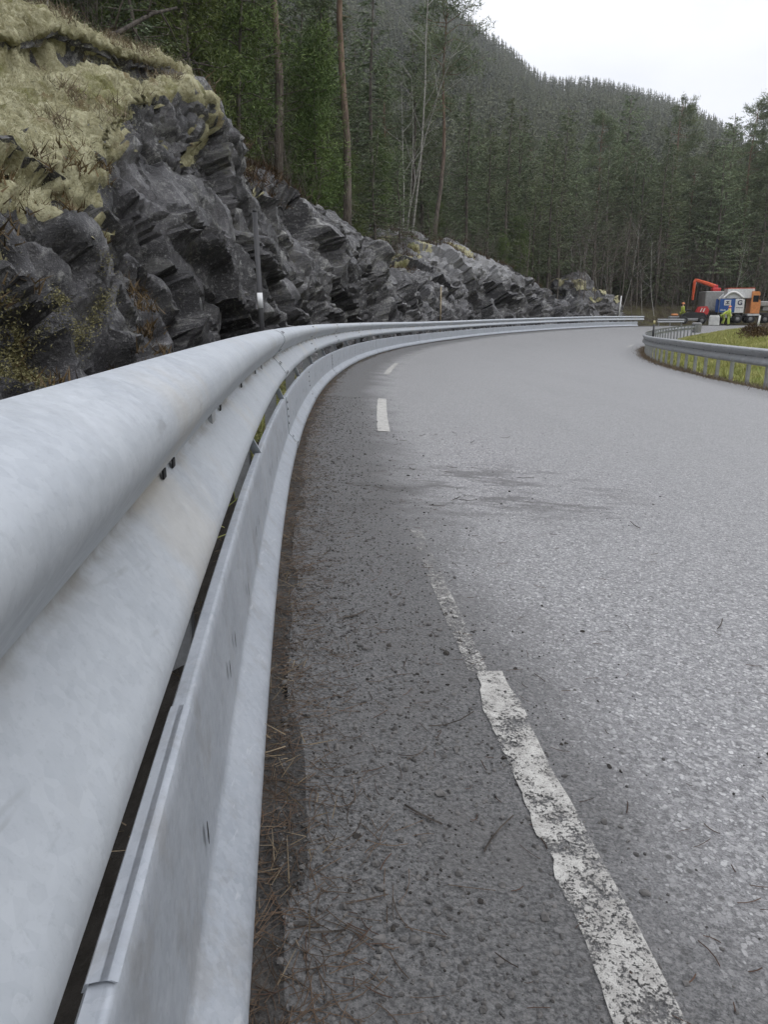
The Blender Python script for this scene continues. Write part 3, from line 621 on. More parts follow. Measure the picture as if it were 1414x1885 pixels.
while q < END - .2:
    mb = MB(); z0 = float(gz(q)); p_, al, ou = frame_at(q, -.205, z0 + .12)
    obox(mb, p_, al, ou, UP, .055, .006, 1.20); obox(mb, p_ + al * .027 - ou * .042, al, ou, UP, .005, .084, 1.20); obox(mb, p_ - al * .027 - ou * .042, al, ou, UP, .005, .084, 1.20)
    obox(mb, p_ + ou * .046 + UP * .50, al, ou, UP, .07, .085, .16)                # spacer between post and beam
    local(mb.build('post', M['zinc_post'], gr))
    mb = MB(); p1, al, ou = frame_at(q + .78, -.15, z0 + .56); p2, _, _ = frame_at(q + 1.02, -.085, z0 + .352); d_ = p2 - p1; L_ = np.linalg.norm(d_); d_ /= L_; n_ = np.cross(d_, ou); n_ /= np.linalg.norm(n_)
    obox(mb, (p1 + p2) / 2, d_, np.cross(n_, d_), n_, L_, .032, .006); local(mb.build('strut', M['zinc'], gr)); q += 2.0

# the older guardrail round the inside of the bend
g2 = tag(empty('guardrail', tuple(atz(15, 8, float(gz(15)) - .45))), 'weathered grey guardrail on close-set posts around the grass on the inside of the bend', 'guardrail')
ZR = lambda s: np.interp(s, [0, 15, 22, 34, 45, 56, 62], [-.56, -.65, -.73, -.93, -.96, -.93, -.9])
for a, b in zip(np.arange(2, 56, 4.0), np.arange(6, 60, 4.0)):
    b = min(b, 57.2); local(sweep('beam', stations(max(a, 2), b + .15) if b < 57 else stations(a, b), WPROF, 8.0 + (.004 if int(a / 4) % 2 else 0), .585, M['zinc_old'], g2, -1, .004, ZR))
q = 5.8
while q < 57.3:
    mb = MB(); z0 = float(ZR(q)); p_, al, ou = frame_at(q, 8.05, z0 + .15)
    obox(mb, p_, al, ou, UP, .075, .006, 1.16); obox(mb, p_ + al * .036 + ou * .03, al, ou, UP, .005, .06, 1.16); obox(mb, p_ - al * .036 + ou * .03, al, ou, UP, .005, .06, 1.16)
    obox(mb, p_ - ou * .05 + UP * .435, al, ou, UP, .05, .002, .1)
    dome(mb, p_ - ou * .052 + UP * .435, -ou, .022, .014, 1)
    local(mb.build('post', [M['zinc_post'], M['bolt']], g2)); q += 1.04
mb = MB(); p_, al, ou = frame_at(57.4, 8.0, float(ZR(57)) + .55); mb.tube([p_ + UP * -.3, p_ + UP * .28], .30, 14); mb.tube([p_ + UP * .28, p_ + UP * .33], [.30, .22], 14); local(mb.build('end_cap', M['grey_plastic'], g2, False))
# a short old rail beyond the far end of the new one
g3 = tag(empty('guardrail', tuple(at(76, -.35))), 'low dull guardrail beyond the far end of the new one, left of the workers', 'guardrail')
local(sweep('beam', stations(72.0, 76.4), WPROF, -.5, .40, M['zinc_old'], g3))
for q in np.arange(72.4, 76.5, 1.9):
    mb = MB(); p_, al, ou = frame_at(q, -.56, float(gz(q)) + .05); obox(mb, p_, al, ou, UP, .06, .1, .95); local(mb.build('post', M['zinc_post'], g3))
# ------------------------------------------------------------------ plants
rt = np.random.default_rng(77)
def spruce_mesh(seed, H, spread=.19, bare=.06, dens=1.0, cl=.30, cw=.07, mat='spruce', droop=.5, cone=.85):
    r = np.random.default_rng(seed); Ps, Ds, Ls = [], [], []; mb = MB()
    k = 7; pts = [(math.sin(i * 1.1 + seed) * .03 * i, math.cos(i * .9) * .03 * i, H * i / k) for i in range(k + 1)]; mb.tube(pts, [.022 * H * (1 - .93 * (i / k) ** .9) * .5 + .012 for i in range(k + 1)], 8)
    z = bare * H
    while z < H * .985:
        t = (z / H - bare) / (1 - bare); Lm = spread * H * (1 - t) ** cone * (.75 + .5 * r.random()) + .12
        if t < .12: Lm *= .6 + 3 * t
        nb = int(r.integers(4, 8))
        for b in range(nb):
            az = r.uniform(0, 2 * math.pi); L = Lm * r.uniform(.65, 1.15)
            if r.random() < .10: continue
            n = max(3, int(L / .17 * dens)); u = np.sort(r.uniform(.12, 1, n)); rise = .30 * (t - .25)
            bx = np.stack([np.cos(az) * L * u, np.sin(az) * L * u, z + L * (rise * u - droop * u * u * (1 - t) + .18 * u ** 3)], 1)
            for m in range(3):
                P = bx + r.normal(size=(n, 3)) * np.array([.05, .05, .04]); side = r.choice([-1, 1], n)
                d = np.stack([np.cos(az + side * r.uniform(.3, 1.1, n)), np.sin(az + side * r.uniform(.3, 1.1, n)), r.uniform(-.75, .12, n)], 1)
                Ps.append(P); Ds.append(d); Ls.append(cl * r.uniform(.5, 1.3, n) * (1.15 - .5 * u))
            if L > .8 and r.random() < .7: mb.tube([(0, 0, z), tuple(bx[n // 2]), tuple(bx[-1])], [.02, .012, .006], 4, cap=False)
        z += H * .016 * (1.3 - .5 * t) + .06
    P, D, L = np.concatenate(Ps), np.concatenate(Ds), np.concatenate(Ls)
    return card_mesh('crown', cards(P, D, L, cw * r.uniform(.7, 1.3, len(P)), r, .3), M[mat]), mb
def pine_mesh(seed, H, bare=.55, nbr=30, tuft=26, cl=.26, cw=.05, mat='pine', wide=.17, rad=.011):
    r = np.random.default_rng(seed); mb = MB(); k = 8; bend = r.normal(size=2) * .25
    ax = lambda z: np.array([bend[0] * math.sin(z / H * 3) + .1 * math.sin(z * .7 + seed), bend[1] * math.sin(z / H * 2.5) + .1 * math.cos(z * .6), z])
    mb.tube([ax(H * i / k) for i in range(k + 1)], [rad * H * (1 - .85 * i / k) for i in range(k + 1)], 9)
    Ps, Ds, Ls = [], [], []
    for b in range(nbr):
        t = (b + r.random()) / nbr; z = H * (bare + (1 - bare) * t); az = r.uniform(0, 2 * math.pi); L = H * wide * (math.sin(math.pi * (.18 + .72 * t)) ** .7) * r.uniform(.55, 1.15); el = .05 + .75 * t * r.random()
        q = np.array([[math.cos(az) * L * u, math.sin(az) * L * u, L * (el * u - .15 * u * u + .1 * math.sin(u * 5 + b))] for u in (0, .35, .7, 1)]) + ax(z); mb.tube(q, [.035 * (H / 16), .025, .016, .008], 5, cap=False)
        nc = int(5 + L * 2.2)
        for c in range(nc):
            u = r.uniform(.35, 1.05); base = ax(z) + (q[3] - q[0]) * u + r.normal(size=3) * L * .16 * np.array([1, 1, .55]); n = tuft
            d = r.normal(size=(n, 3)) + np.array([math.cos(az), math.sin(az), .9]) * .55; Ps.append(base + r.normal(size=(n, 3)) * .20); Ds.append(d); Ls.append(cl * r.uniform(.5, 1.2, n))
    for b in range(9):                                                # dead stubs on the bare stem
        z = H * bare * r.uniform(.3, 1); az = r.uniform(0, 6.28); L = r.uniform(.4, 1.5); mb.tube([ax(z), ax(z) + np.array([math.cos(az) * L, math.sin(az) * L, r.uniform(-.3, .3)])], [.022, .006], 4, cap=False)
    P, D, L = np.concatenate(Ps), np.concatenate(Ds), np.concatenate(Ls)
    return card_mesh('crown', cards(P, D, L, cw * r.uniform(.7, 1.3, len(P)), r, .3), M[mat]), mb
def bare_mesh(seed, H, stems=1, r0=.09, lean=.12, twigs=1.0, spreadk=1.0, depth=4):
    r = np.random.default_rng(seed); mb = MB(); tw = MB()
    def grow(p, d, L, rad, lev):
        pts = [p]; n = 4 if lev else 7; dd = d.copy()
        for i in range(n):
            dd = dd + r.normal(size=3) * (.10 if lev else .05) + np.array([0, 0, .05]); dd /= np.linalg.norm(dd); pts.append(pts[-1] + dd * L / n)
        rr = [rad * (1 - .75 * i / n) for i in range(n + 1)]; (mb if lev < 2 else tw).tube(pts, rr, 7 if lev == 0 else 4, cap=False)
        if lev >= depth - 1: return
        nb = int((11 if lev == 0 else 5) * twigs)
        for b in range(nb):
            u = r.uniform(.32 if lev == 0 else .2, 1); i = min(int(u * n), n - 1); q = pts[i] + (pts[i + 1] - pts[i]) * (u * n - i); az = r.uniform(0, 6.28); t_ = (pts[i + 1] - pts[i]); t_ = t_ / np.linalg.norm(t_)
            a = np.cross(t_, [math.cos(az), math.sin(az), .2]); a /= np.linalg.norm(a); nd = t_ * .75 + a * .75 * spreadk; nd /= np.linalg.norm(nd)
            grow(q, nd, L * r.uniform(.28, .5) * (1.15 - .5 * u), rad * .42 * (1.1 - .5 * u), lev + 1)
    for s_ in range(stems):
        az = r.uniform(0, 6.28); grow(np.array([math.cos(az) * .15 * (stems > 1), math.sin(az) * .15 * (stems > 1), -.1]), np.array([math.cos(az) * lean, math.sin(az) * lean, 1.0]), H * r.uniform(.8, 1.05), r0 * r.uniform(.7, 1), 0)
    return mb, tw
PROTO = {}
def proto(key, name, crown, mb, bark, crownname='crown'):
    root = empty(name); a = mb.build('trunk', M[bark], root, True)
    if isinstance(crown, MB): c = crown.build(crownname, M['twig'], root)
    else: c = link(crownname, crown, root)
    PROTO.setdefault(key, []).append([root, False])
for k, (sd, H) in enumerate([(1, 18), (2, 21), (3, 15)]): proto('spruce', 'spruce_tree', *spruce_mesh(sd, H), 'bark')
for k, (sd, H) in enumerate([(4, 20), (5, 23)]): proto('darkpine', 'pine_tree', *spruce_mesh(sd, H, .20, .22, 1.0, .34, .075, 'pine', .12, .55), 'bark')
for k, (sd, H) in enumerate([(11, 17), (12, 20), (13, 15)]): proto('pine', 'pine_tree', *pine_mesh(sd, H), 'pbark')
for k, (sd, H) in enumerate([(14, 22), (15, 24)]): proto('tallpine', 'pine_tree', *pine_mesh(sd, H, .42, 46, 30, .32, .06, 'pine', .15), 'pbark')
for k, (sd, H) in enumerate([(21, 7.5), (22, 9), (23, 6)]): proto('young', 'young_pine', *pine_mesh(sd, H, .10, 60, 34, .16, .028, 'young', .17, .008), 'bark')
for k, (sd, H) in enumerate([(31, 5), (32, 6.5)]): proto('sapling', 'spruce_tree', *spruce_mesh(sd, H, .24, .03, 1.2, .16, .035, 'spruce', .3), 'bark')
for k, (sd, H) in enumerate([(41, 11), (42, 13), (43, 9)]):
    mb, tw = bare_mesh(sd, H, 1, .06, .12, .8); proto('birch', 'birch_tree', tw, mb, 'birch')
mb, tw = bare_mesh(44, 9.5, 3, .045, .22, .8); proto('birchclump', 'birch_tree', tw, mb, 'birch')
for k, (sd, H) in enumerate([(51, 10), (52, 12)]):
    mb, tw = bare_mesh(sd, H, 1, .085, .08, 1.1); proto('bare', 'bare_tree', tw, mb, 'twig')
for k, (sd, H) in enumerate([(61, 2.6), (62, 3.4), (63, 1.9)]):
    mb, tw = bare_mesh(sd, H, 6, .018, .35, .75, 1, 3); proto('shrub', 'bare_shrub', tw, mb, 'twig', 'crown')
def place(key, i, p, rz, sc, label, cat, group=None, tilt=(0, 0)):
    e = PROTO[key][i % len(PROTO[key])]
    if not e[1]: o = e[0]; e[1] = True
    else: o = copy_tree(e[0])
    o.location = p; o.rotation_euler = (tilt[0], tilt[1], rz); o.scale = (sc, sc, sc)
    for k in ('label', 'category', 'group'):
        if k in o: del o[k]
    return tag(o, label, cat, group)
def hz(s, lat): 
    P = at(np.array([[s]]), np.array([[lat]])); z = float(hill_n(np.array([[s]]), np.array([[lat]]), P)[0, 0])
    if s > 62 and lat > -7.6:
        t = float(sstep(-lat, 4.6, 7.6)); z = (float(gz(s)) - .03 * lat - .1) * (1 - t) + z * t
    return z
def spot(px, depth):                                                  # where the column px of the photograph crosses the hillside at a depth
    p = ray(px, 500, depth); s, lat = sl(p[0], p[1]); return s, lat, np.array([p[0], p[1], hz(s, lat) - .15])
taken = []
def free(p, dmin):
    for q in taken:
        if (q[0] - p[0]) ** 2 + (q[1] - p[1]) ** 2 < dmin * dmin: return False
    taken.append((p[0], p[1])); return True
# trees one can point at
def one(key, i, px, depth, sc, label, cat, rz=0, tilt=(0, 0), group=None):
    s, lat, p = spot(px, depth); taken.append((p[0], p[1])); return place(key, i, p, rz, sc, label, cat, group, tilt)
one('pine', 0, 523, 30, 1.05, 'tall pine with a pale orange upper stem above the dark dip in the rock', 'tree', .4)
one('pine', 1, 643, 36, 1.0, 'tall grey-stemmed pine rising out of the picture left of the birches', 'tree', 1.2)
one('pine', 2, 800, 52, 1.05, 'slender pine with a straight pinkish bare stem above the grey rock slab', 'tree', 2.0)
one('birchclump', 0, 742, 46, 1.15, 'birch clump with several leaning white stems beside the pink-stemmed pine', 'tree', .8)
one('birch', 1, 757, 50, 1.35, 'tall thin birch whose white stem reaches the top of the forest gap', 'tree', .2)
one('birch', 0, 1052, 71.5, 1.0, 'leftmost of the white birch stems behind the small rock outcrop', 'tree', 1, (.03, .07))
one('birch', 2, 1071, 72.5, 1.1, 'white birch second from the left behind the small rock outcrop', 'tree', 2.2, (.0, .11))
one('birch', 1, 1112, 73, .65, 'short birch leaning right behind the right end of the small rock outcrop', 'tree', 2.9, (0, .2))
one('birch', 0, 1130, 74, .65, 'thin leaning birch nearest the end of the bright guardrail', 'tree', 4, (0, .22))
one('bare', 0, 1265, 84, .95, 'leafless grey tree with a forked crown standing above the crane', 'tree', .5)
one('bare', 1, 1225, 95, .95, 'thin leafless tree left of the forked one above the crane', 'tree', 2.5)
one('bare', 1, 1340, 87, .95, 'leafless tree leaning over the orange cab', 'tree', 1.5, (0, .16))
one('bare', 0, 1395, 85, .95, 'leafless tree at the right edge above the grey trailer', 'tree', 3.5, (0, .12))
one('spruce', 1, 1033, 84, .90, 'tallest spruce, its tip standing against the mountain ridge', 'tree')
one('tallpine', 0, 1396, 88, 1.06, 'tall pine whose crown stands against the sky at the right edge', 'tree')
one('young', 0, 372, 21.5, 1.0, 'bright green young pine whose lowest boughs hang just above the mossy rock top', 'tree', .3)
one('young', 1, 455, 24, 1.0, 'bright green young pine just left of the orange-stemmed pine', 'tree', 1.3)
one('young', 2, 590, 31, 1.15, 'green young pine hanging over the dark mid part of the rock face', 'tree', 2.3)
one('sapling', 0, 735, 44, 1.0, 'small dense spruce in front of the birch clump', 'tree')
one('sapling', 1, 690, 41, 1.0, 'small dark spruce at the notch above the rock left of the birch clump', 'tree')
one('young', 1, 990, 72, 1.2, 'pale green young pine above the gap between slab and small outcrop', 'tree')
# the forest on the left hillside
LG, LGc = 'trees of the hillside forest left of the bend', 'tree'
n = 0
def wood(smin, smax, lmin, lmax, count, dmin, kinds, group, labels):
    got = 0; tries = 0
    while got < count and tries < count * 60:
        tries += 1; s = rt.uniform(smin, smax); lat = -(L1(s) + lmin(s) + (lmax - lmin(s)) * rt.random() ** 1.5)
        p = at(s, lat); z = hz(s, lat); u = 707 + 1361 * p[0] / max(p[1] * cp, .1)
        if u < -150 or u > 1600: continue
        if not free(p, dmin): continue
        key = kinds[int(rt.integers(len(kinds)))]
        place(key, int(rt.integers(9)), (p[0], p[1], z - .15), rt.uniform(0, 6.28), rt.uniform(.8, 1.12) * (.74 if smin > 60 else float(np.interp(s, [30, 42, 60], [1, .74, .62]))), labels[key][0], labels[key][1], labels[key][2]); got += 1
LBL = {'spruce': ('dark spruce in the crowded forest on the hillside left of the bend', 'tree', 'spruces in the hillside forest'),
       'pine': ('pine with a bare lower stem in the forest on the hillside left of the bend', 'tree', 'pines in the hillside forest'),
       'darkpine': ('shaggy dark conifer with a clear stem in the forest on the hillside', 'tree', 'conifers in the hillside forest'),
       'young': ('young green pine among the trees along the top of the rock', 'tree', 'young pines on the hillside'),
       'sapling': ('small young spruce among the trunks above the rock', 'tree', 'young spruces on the hillside'),
       'birch': ('leafless pale birch among the conifers of the hillside', 'tree', 'birches on the hillside'),
       'bare': ('leafless grey tree among the conifers of the hillside', 'tree', 'leafless trees on the hillside'),
       'shrub': ('bare grey-brown shrub along the forest edge above the rock', 'shrub', 'bare shrubs on the hillside')}
wood(12, 70, lambda s: 5.5 if s < 18 else 3.2, 26, 92, 2.0, ['spruce', 'pine', 'spruce', 'darkpine', 'darkpine', 'spruce'], LG, LBL)
wood(15, 66, lambda s: 6 if s < 18 else 2.2, 16, 74, 1.4, ['sapling', 'young', 'young', 'birch', 'sapling', 'sapling', 'bare'], LG, LBL)
wood(16.5, 66, lambda s: 5 if s < 18 else .8, 9, 60, 1.0, ['shrub'], LG, LBL)
LB2 = {'spruce': ('dark spruce in the tall forest wall behind the far bend', 'tree', 'spruces behind the far bend'),
       'tallpine': ('tall pine in the forest wall behind the far bend', 'tree', 'pines behind the far bend'),
       'darkpine': ('tall shaggy conifer with a bare foot in the forest wall behind the far bend', 'tree', 'conifers behind the far bend'),
       'birch': ('pale birch between the dark trunks at the far bend', 'tree', 'birches behind the far bend'),
       'bare': ('grey leafless tree between the dark trunks at the far bend', 'tree', 'leafless trees behind the far bend'),
       'shrub': ('bare brown shrub at the foot of the forest behind the far bend', 'shrub', 'shrubs behind the far bend')}
wood(68, 112, lambda s: 3.5, 32, 125, 2.3, ['darkpine', 'tallpine', 'spruce', 'darkpine', 'spruce'], LG, LB2)
wood(66, 110, lambda s: 1.2, 11, 85, 1.2, ['bare', 'bare', 'birch', 'bare'], LG, LB2)
wood(66, 108, lambda s: -1.0, 6, 60, 1.1, ['shrub'], LG, LB2)
for k, (px_, d_, sc_) in enumerate([(905, 70, .72), (948, 76, .78), (1092, 82, .86), (1135, 86, .95), (1172, 80, .80), (1228, 84, .86), (1290, 88, .90), (1322, 82, .84), (1362, 86, .95), (1410, 84, .92)]):
    s_, lat_, p_ = spot(px_, d_); key = ['darkpine', 'darkpine', 'tallpine'][k % 3]; place(key, k, p_, k * 1.3, sc_, *LB2[key])
for k, lst in PROTO.items():
    for root, used in lst:
        if not used:
            for ch in list(root.children): bpy.data.objects.remove(ch)
            bpy.data.objects.remove(root)

# ------------------------------------------------------------------ the wood behind and the mountain: masses nobody could count
def lite_tree(r, n_lev, n_c, H, wide, bare, wk=.34):
    Ps, Ds, Ls = [], [], []
    for l in range(n_lev):
        t = (l + .5 * r.random()) / n_lev; z = H * (bare + (1 - bare) * t); Lm = wide * H * (1 - t) ** .8 * r.uniform(.75, 1.2) + .02 * H
        az = r.uniform(0, 6.28, n_c); P = np.stack([np.cos(az) * Lm * .1, np.sin(az) * Lm * .1, np.full(n_c, z) + r.normal(size=n_c) * .02 * H], 1); Ps.append(P)
        Ds.append(np.stack([np.cos(az), np.sin(az), r.uniform(-1.0, .25, n_c)], 1)); Ls.append(Lm * r.uniform(.55, 1.25, n_c))
    P, D, L = np.concatenate(Ps), np.concatenate(Ds), np.concatenate(Ls)
    V = cards(P, D, L, L * wk + .012 * H, r, .15)
    top = cards(np.array([[0, 0, H * .86], [0, 0, H * .86]]), np.array([[.02, 0, 1.0], [0, .03, 1]]), .16 * H, .035 * H, r, .1)
    tr = cards(np.array([[0, 0, -.05 * H], [0, 0, -.05 * H]]), np.array([[.01, 0, 1.0], [0, .01, 1]]), H * .8, .024 * H, r, .4)
    return np.concatenate([V, top, tr])
def mass(name, spots, protos, mat, r):
    Vs = []
    for i, (x, y, z, sc) in enumerate(spots):
        V = protos[i % len(protos)] * sc; a = r.uniform(0, 6.28); c, s_ = math.cos(a), math.sin(a)
        Vs.append(np.stack([V[:, 0] * c - V[:, 1] * s_ + x, V[:, 0] * s_ + V[:, 1] * c + y, V[:, 2] + z], 1))
    o = card_obj(name, np.concatenate(Vs), mat); o['kind'] = 'stuff'; return o
r9 = np.random.default_rng(9)
PM = [lite_tree(r9, 30, 11, 1.0, .15, b, .22) for b in (.1, .18, .28, .22)]
sp2 = []
while len(sp2) < 1500:
    s = r9.uniform(8, 125); lat = -L1(s) - r9.uniform(27 if s < 66 else 34, 120); p = at(s, lat); u = 707 + 1361 * p[0] / max(p[1] * cp, .1)
    if -250 < u < 1700: sp2.append((p[0], p[1], hz(s, lat) - .2, r9.uniform(12, 19) * float(np.interp(s, [28, 42], [1, .62]))))
mass('background_forest', sp2, PM, M['far'], r9)
# the mountain, from its skyline
RIDGE = np.array([(-900, -260), (0, -330), (300, -300), (560, -190), (760, -40), (825, 8), (870, 42), (930, 84), (985, 132), (1015, 150), (1050, 149), (1100, 150), (1150, 160), (1220, 180), (1270, 200), (1310, 220), (1345, 242), (1420, 300), (1560, 380), (1900, 440), (2600, 520)], float)
DN, DF = 170.0, 660.0
col = np.linspace(-900, 2600, 260); ry = np.interp(col, RIDGE[:, 0], RIDGE[:, 1]); dep = np.concatenate([np.linspace(0, 1, 46), [1.06, 1.2]])
MT = np.zeros((len(col), len(dep), 3))
for i, (c, y_) in enumerate(zip(col, ry)):
    a = ray(c, y_, 1.0); a = a - np.array([0, 0, CAMH]); a /= a[1]; q = ray(c, 560, 1.0); q[2] = 0; q /= q[1]
    zt = CAMH + a[2] * DF - 12
    for j, t in enumerate(dep):
        yy = DN + (DF - DN) * t; zz = 9 + (zt - 9) * (t ** .92 if t <= 1 else 1 - (t - 1) * 1.0); MT[i, j] = (a[0] * yy, yy, zz)
MT[..., 2] += 9 * fbm(MT * np.array([.012, .012, 0]), 4, 201) * np.clip(dep, 0, .75)[None, :] * (1 - sstep(dep, .8, 1.0))[None, :] + 1.5 * fbm(MT * np.array([.05, .05, 0]), 3, 205)
grid('mountain', MT, M['floor'])['kind'] = 'structure'
# unseen slope, added right of and behind the camera to block low sky light
va, vr = np.meshgrid(np.linspace(R(62), R(262), 120), np.array([34., 45, 60, 80, 105, 140, 190, 260]), indexing='ij')
VP_ = np.stack([np.sin(va) * vr, np.cos(va) * vr, -3 + ((vr - 34) * .45 + 16 * sstep(vr, 34, 62)) * sstep(va, R(60), R(80))], -1); VP_[..., 2] += 3.5 * fbm(VP_ * np.array([.03, .03, 0]), 4, 401) * sstep(vr, 34, 60)
grid('added_shade_hills', VP_, M['floor'], flip=True)['kind'] = 'structure'
PF = [lite_tree(r9, 11, 6, 1.0, w_, b) for b, w_ in ((.05, .15), (.12, .19), (.2, .13), (.1, .17))]
def mt_spots(n):
    out = []
    while len(out) < n:
        ci = r9.uniform((350 + 900) / 3500 * 259, (1750 + 900) / 3500 * 259); d = r9.random(); d = (d * (DF ** 2 - DN ** 2) + DN ** 2) ** .5; t = (d - DN) / (DF - DN) * 45
        i, j = int(ci), min(int(t), 44); fi, fj = ci - i, t - j
        P = (MT[i, j] * (1 - fi) * (1 - fj) + MT[i + 1, j] * fi * (1 - fj) + MT[i, j + 1] * (1 - fi) * fj + MT[i + 1, j + 1] * fi * fj)
        out.append((P[0], P[1], P[2] - .4, r9.uniform(9, 17) * (.7 if r9.random() < .3 else 1)))
    return out
mass('mountain_forest', mt_spots(13000), PF, M['far'], r9)

# ------------------------------------------------------------------ grass on the island, litter by the near rail
gs = np.random.default_rng(33); n = 60000
s_ = gs.uniform(6, 62, n); l_ = 8.35 + gs.gamma(1.6, 1.5, n); P = at(s_, l_); P[:, 2] = isl_z(s_, l_, P); d = gs.normal(size=(n, 3)) * .45; d[:, 2] = 1
card_obj('grass', cards(P, d, gs.uniform(.05, .17, n), .012 + .0006 * s_, gs, .2), M['gblade'])['kind'] = 'stuff'
n = 9000; s_ = gs.uniform(6, 40, n); l_ = gs.normal(7.98, .13, n); P = at(s_, l_); P[:, 2] = rv_z(s_, l_, P); d = gs.normal(size=(n, 3)) * .6; d[:, 2] = .8
card_obj('dead_grass', cards(P, d, gs.uniform(.04, .16, n), .014, gs, .2), M['dry'])['kind'] = 'stuff'
def clump(loc, n, H, spread, mat, label, group=None, name='heather_bush', rz=0):
    P = gs.normal(size=(n, 3)) * np.array([spread, spread, 0]); rr = np.hypot(P[:, 0], P[:, 1]) / spread; P[:, 2] = gs.random(n) ** .7 * H * np.clip(1.1 - .32 * rr, .15, 1); d = gs.normal(size=(n, 3)); d[:, 2] = np.abs(d[:, 2]) + .3
    root = tag(empty(name, loc), label, 'shrub', group); link('foliage', card_mesh('foliage', cards(P, d, gs.uniform(.05, .16, n), .03, gs, .4), M[mat]), root); mb = MB()
    for k in range(9):
        a = gs.uniform(0, 6.28); q = spread * gs.uniform(.3, 1); mb.tube([(0, 0, -.08), (math.cos(a) * q * .5, math.sin(a) * q * .5, H * .45), (math.cos(a) * q, math.sin(a) * q, H * gs.uniform(.6, 1))], [.018, .012, .004], 5)
    mb.build('stems', M['twig'], root); return root
def isl_spot(px, depth): p = ray(px, 600, depth); s, lat = sl(p[0], p[1]); P = at(np.array([s]), np.array([lat])); return (float(P[0, 0]), float(P[0, 1]), float(isl_z(np.array([s]), np.array([lat]), P)[0]) - .03)
clump(isl_spot(1386, 33), 1100, .6, .26, 'heather', 'dark brown heather bush on the grass, left of its pair near the white post')
clump(isl_spot(1402, 29), 1100, .5, .28, 'heather', 'brown heather bush at the right edge of the grass below the white post')
clump(isl_spot(1411, 36), 800, .5, .3, 'dry', 'withered straw-brown bush behind the heather on the grass island')
# near litter: needles, grit, clods, twigs (ground cover)
def near_pts(n, lats, smax=11):
    s = -.2 + (gs.random(n) ** 1.7) * smax; l = lats(n, s); P = at(s, l); P[:, 2] = road_z(s, l, P); vz = verge_z(s, l, at(s, l)); P[:, 2] = np.where(l < .34, np.maximum(P[:, 2], vz), P[:, 2]); return P, s, l
def curved(P, az, L, W, lift, mat, name):
    n = len(P); V = []
    k = 4; u = np.linspace(-.5, .5, k); bend = gs.normal(size=n) * .25
    dx = np.stack([np.cos(az), np.sin(az)], 1); nx = np.stack([-dx[:, 1], dx[:, 0]], 1); tl = gs.normal(size=n) * .12
    pts = np.stack([np.concatenate([P[:, :2] + dx * (L * uu)[:, None] + nx * (L * bend * (uu * uu - .1))[:, None], (P[:, 2] + lift + np.abs(tl * uu * L) + .0)[:, None]], 1) for uu in u], 1)
    off = np.concatenate([nx, np.zeros((n, 1))], 1)[:, None, :] * (W / 2)[:, None, None]
    A, B = pts - off, pts + off; C = pts + np.array([0, 0, 1.0]) * (W * .6)[:, None, None]
    V = np.stack([A, C, B], 2).reshape(n, k * 3, 3); F = []
    for j in range(k - 1):
        for a_, b_ in ((0, 1), (1, 2)): F.append((j * 3 + a_, j * 3 + b_, j * 3 + 3 + b_, j * 3 + 3 + a_))
    F = np.array(F); Fa = (F[None] + (np.arange(n) * k * 3)[:, None, None]).reshape(-1, 4)
    o = link(name, mesh_np(name, V.reshape(-1, 3), Fa, mat, smooth=False)); o['kind'] = 'stuff'; return o
P, s, l = near_pts(5200, lambda n, s: np.abs(gs.normal(0, .10, n)) - .02); curved(P, gs.uniform(0, 6.28, len(P)), gs.uniform(.025, .075, len(P)), gs.uniform(.0009, .0016, len(P)), .003, M['needle'], 'pine_needles')
P, s, l = near_pts(650, lambda n, s: gs.gamma(1.5, .35, n), 7); curved(P, gs.uniform(0, 6.28, len(P)), gs.uniform(.012, .05, len(P)), gs.uniform(.001, .0022, len(P)), .003, M['needle'], 'road_needles')
P, s, l = near_pts(42, lambda n, s: gs.gamma(1.6, .4, n), 7); curved(P, gs.uniform(0, 6.28, len(P)), gs.uniform(.05, .13, len(P)), gs.uniform(.003, .005, len(P)), .004, M['dead'], 'twigs')
ICO = None
def stones(P, size, mat, name, flat=.7):
    a = (1 + 5 ** .5) / 2; iv = np.array([(-1, a, 0), (1, a, 0), (-1, -a, 0), (1, -a, 0), (0, -1, a), (0, 1, a), (0, -1, -a), (0, 1, -a), (a, 0, -1), (a, 0, 1), (-a, 0, -1), (-a, 0, 1)]) / 1.902
    fi = np.array([(0, 11, 5), (0, 5, 1), (0, 1, 7), (0, 7, 10), (0, 10, 11), (1, 5, 9), (5, 11, 4), (11, 10, 2), (10, 7, 6), (7, 1, 8), (3, 9, 4), (3, 4, 2), (3, 2, 6), (3, 6, 8), (3, 8, 9), (4, 9, 5), (2, 4, 11), (6, 2, 10), (8, 6, 7), (9, 8, 1)])
    n = len(P); J = 1 + gs.normal(size=(n, 12, 1)) * .2; S_ = size[:, None, None] * gs.uniform(.6, 1.25, (n, 1, 3)) * np.array([1, 1, flat]); V = iv[None] * J * S_ * .5 + P[:, None, :]; V[..., 2] += (size * .12)[:, None]
    F = (fi[None] + (np.arange(n) * 12)[:, None, None]).reshape(-1, 3); o = link(name, mesh_np(name, V.reshape(-1, 3), F, mat, smooth=False, n=3)); o['kind'] = 'stuff'; return o
P, s, l = near_pts(15000, lambda n, s: .03 + np.abs(gs.normal(0, .26, n)), 9); stones(P, gs.gamma(2.2, .0021, len(P)) + .0015, M['stone'], 'gravel')
def drifts(n, lats, smax, thr):
    P, s, l = near_pts(n, lats, smax); k = fbm(P * np.array([2.2, 2.2, 0]), 3, 501) > thr; return P[k]
P = drifts(2600, lambda n, s: gs.gamma(1.4, .40, n), 8, .12); stones(P, gs.gamma(1.6, .0022, len(P)) + .0018, M['clod'], 'mud_clods', .55)
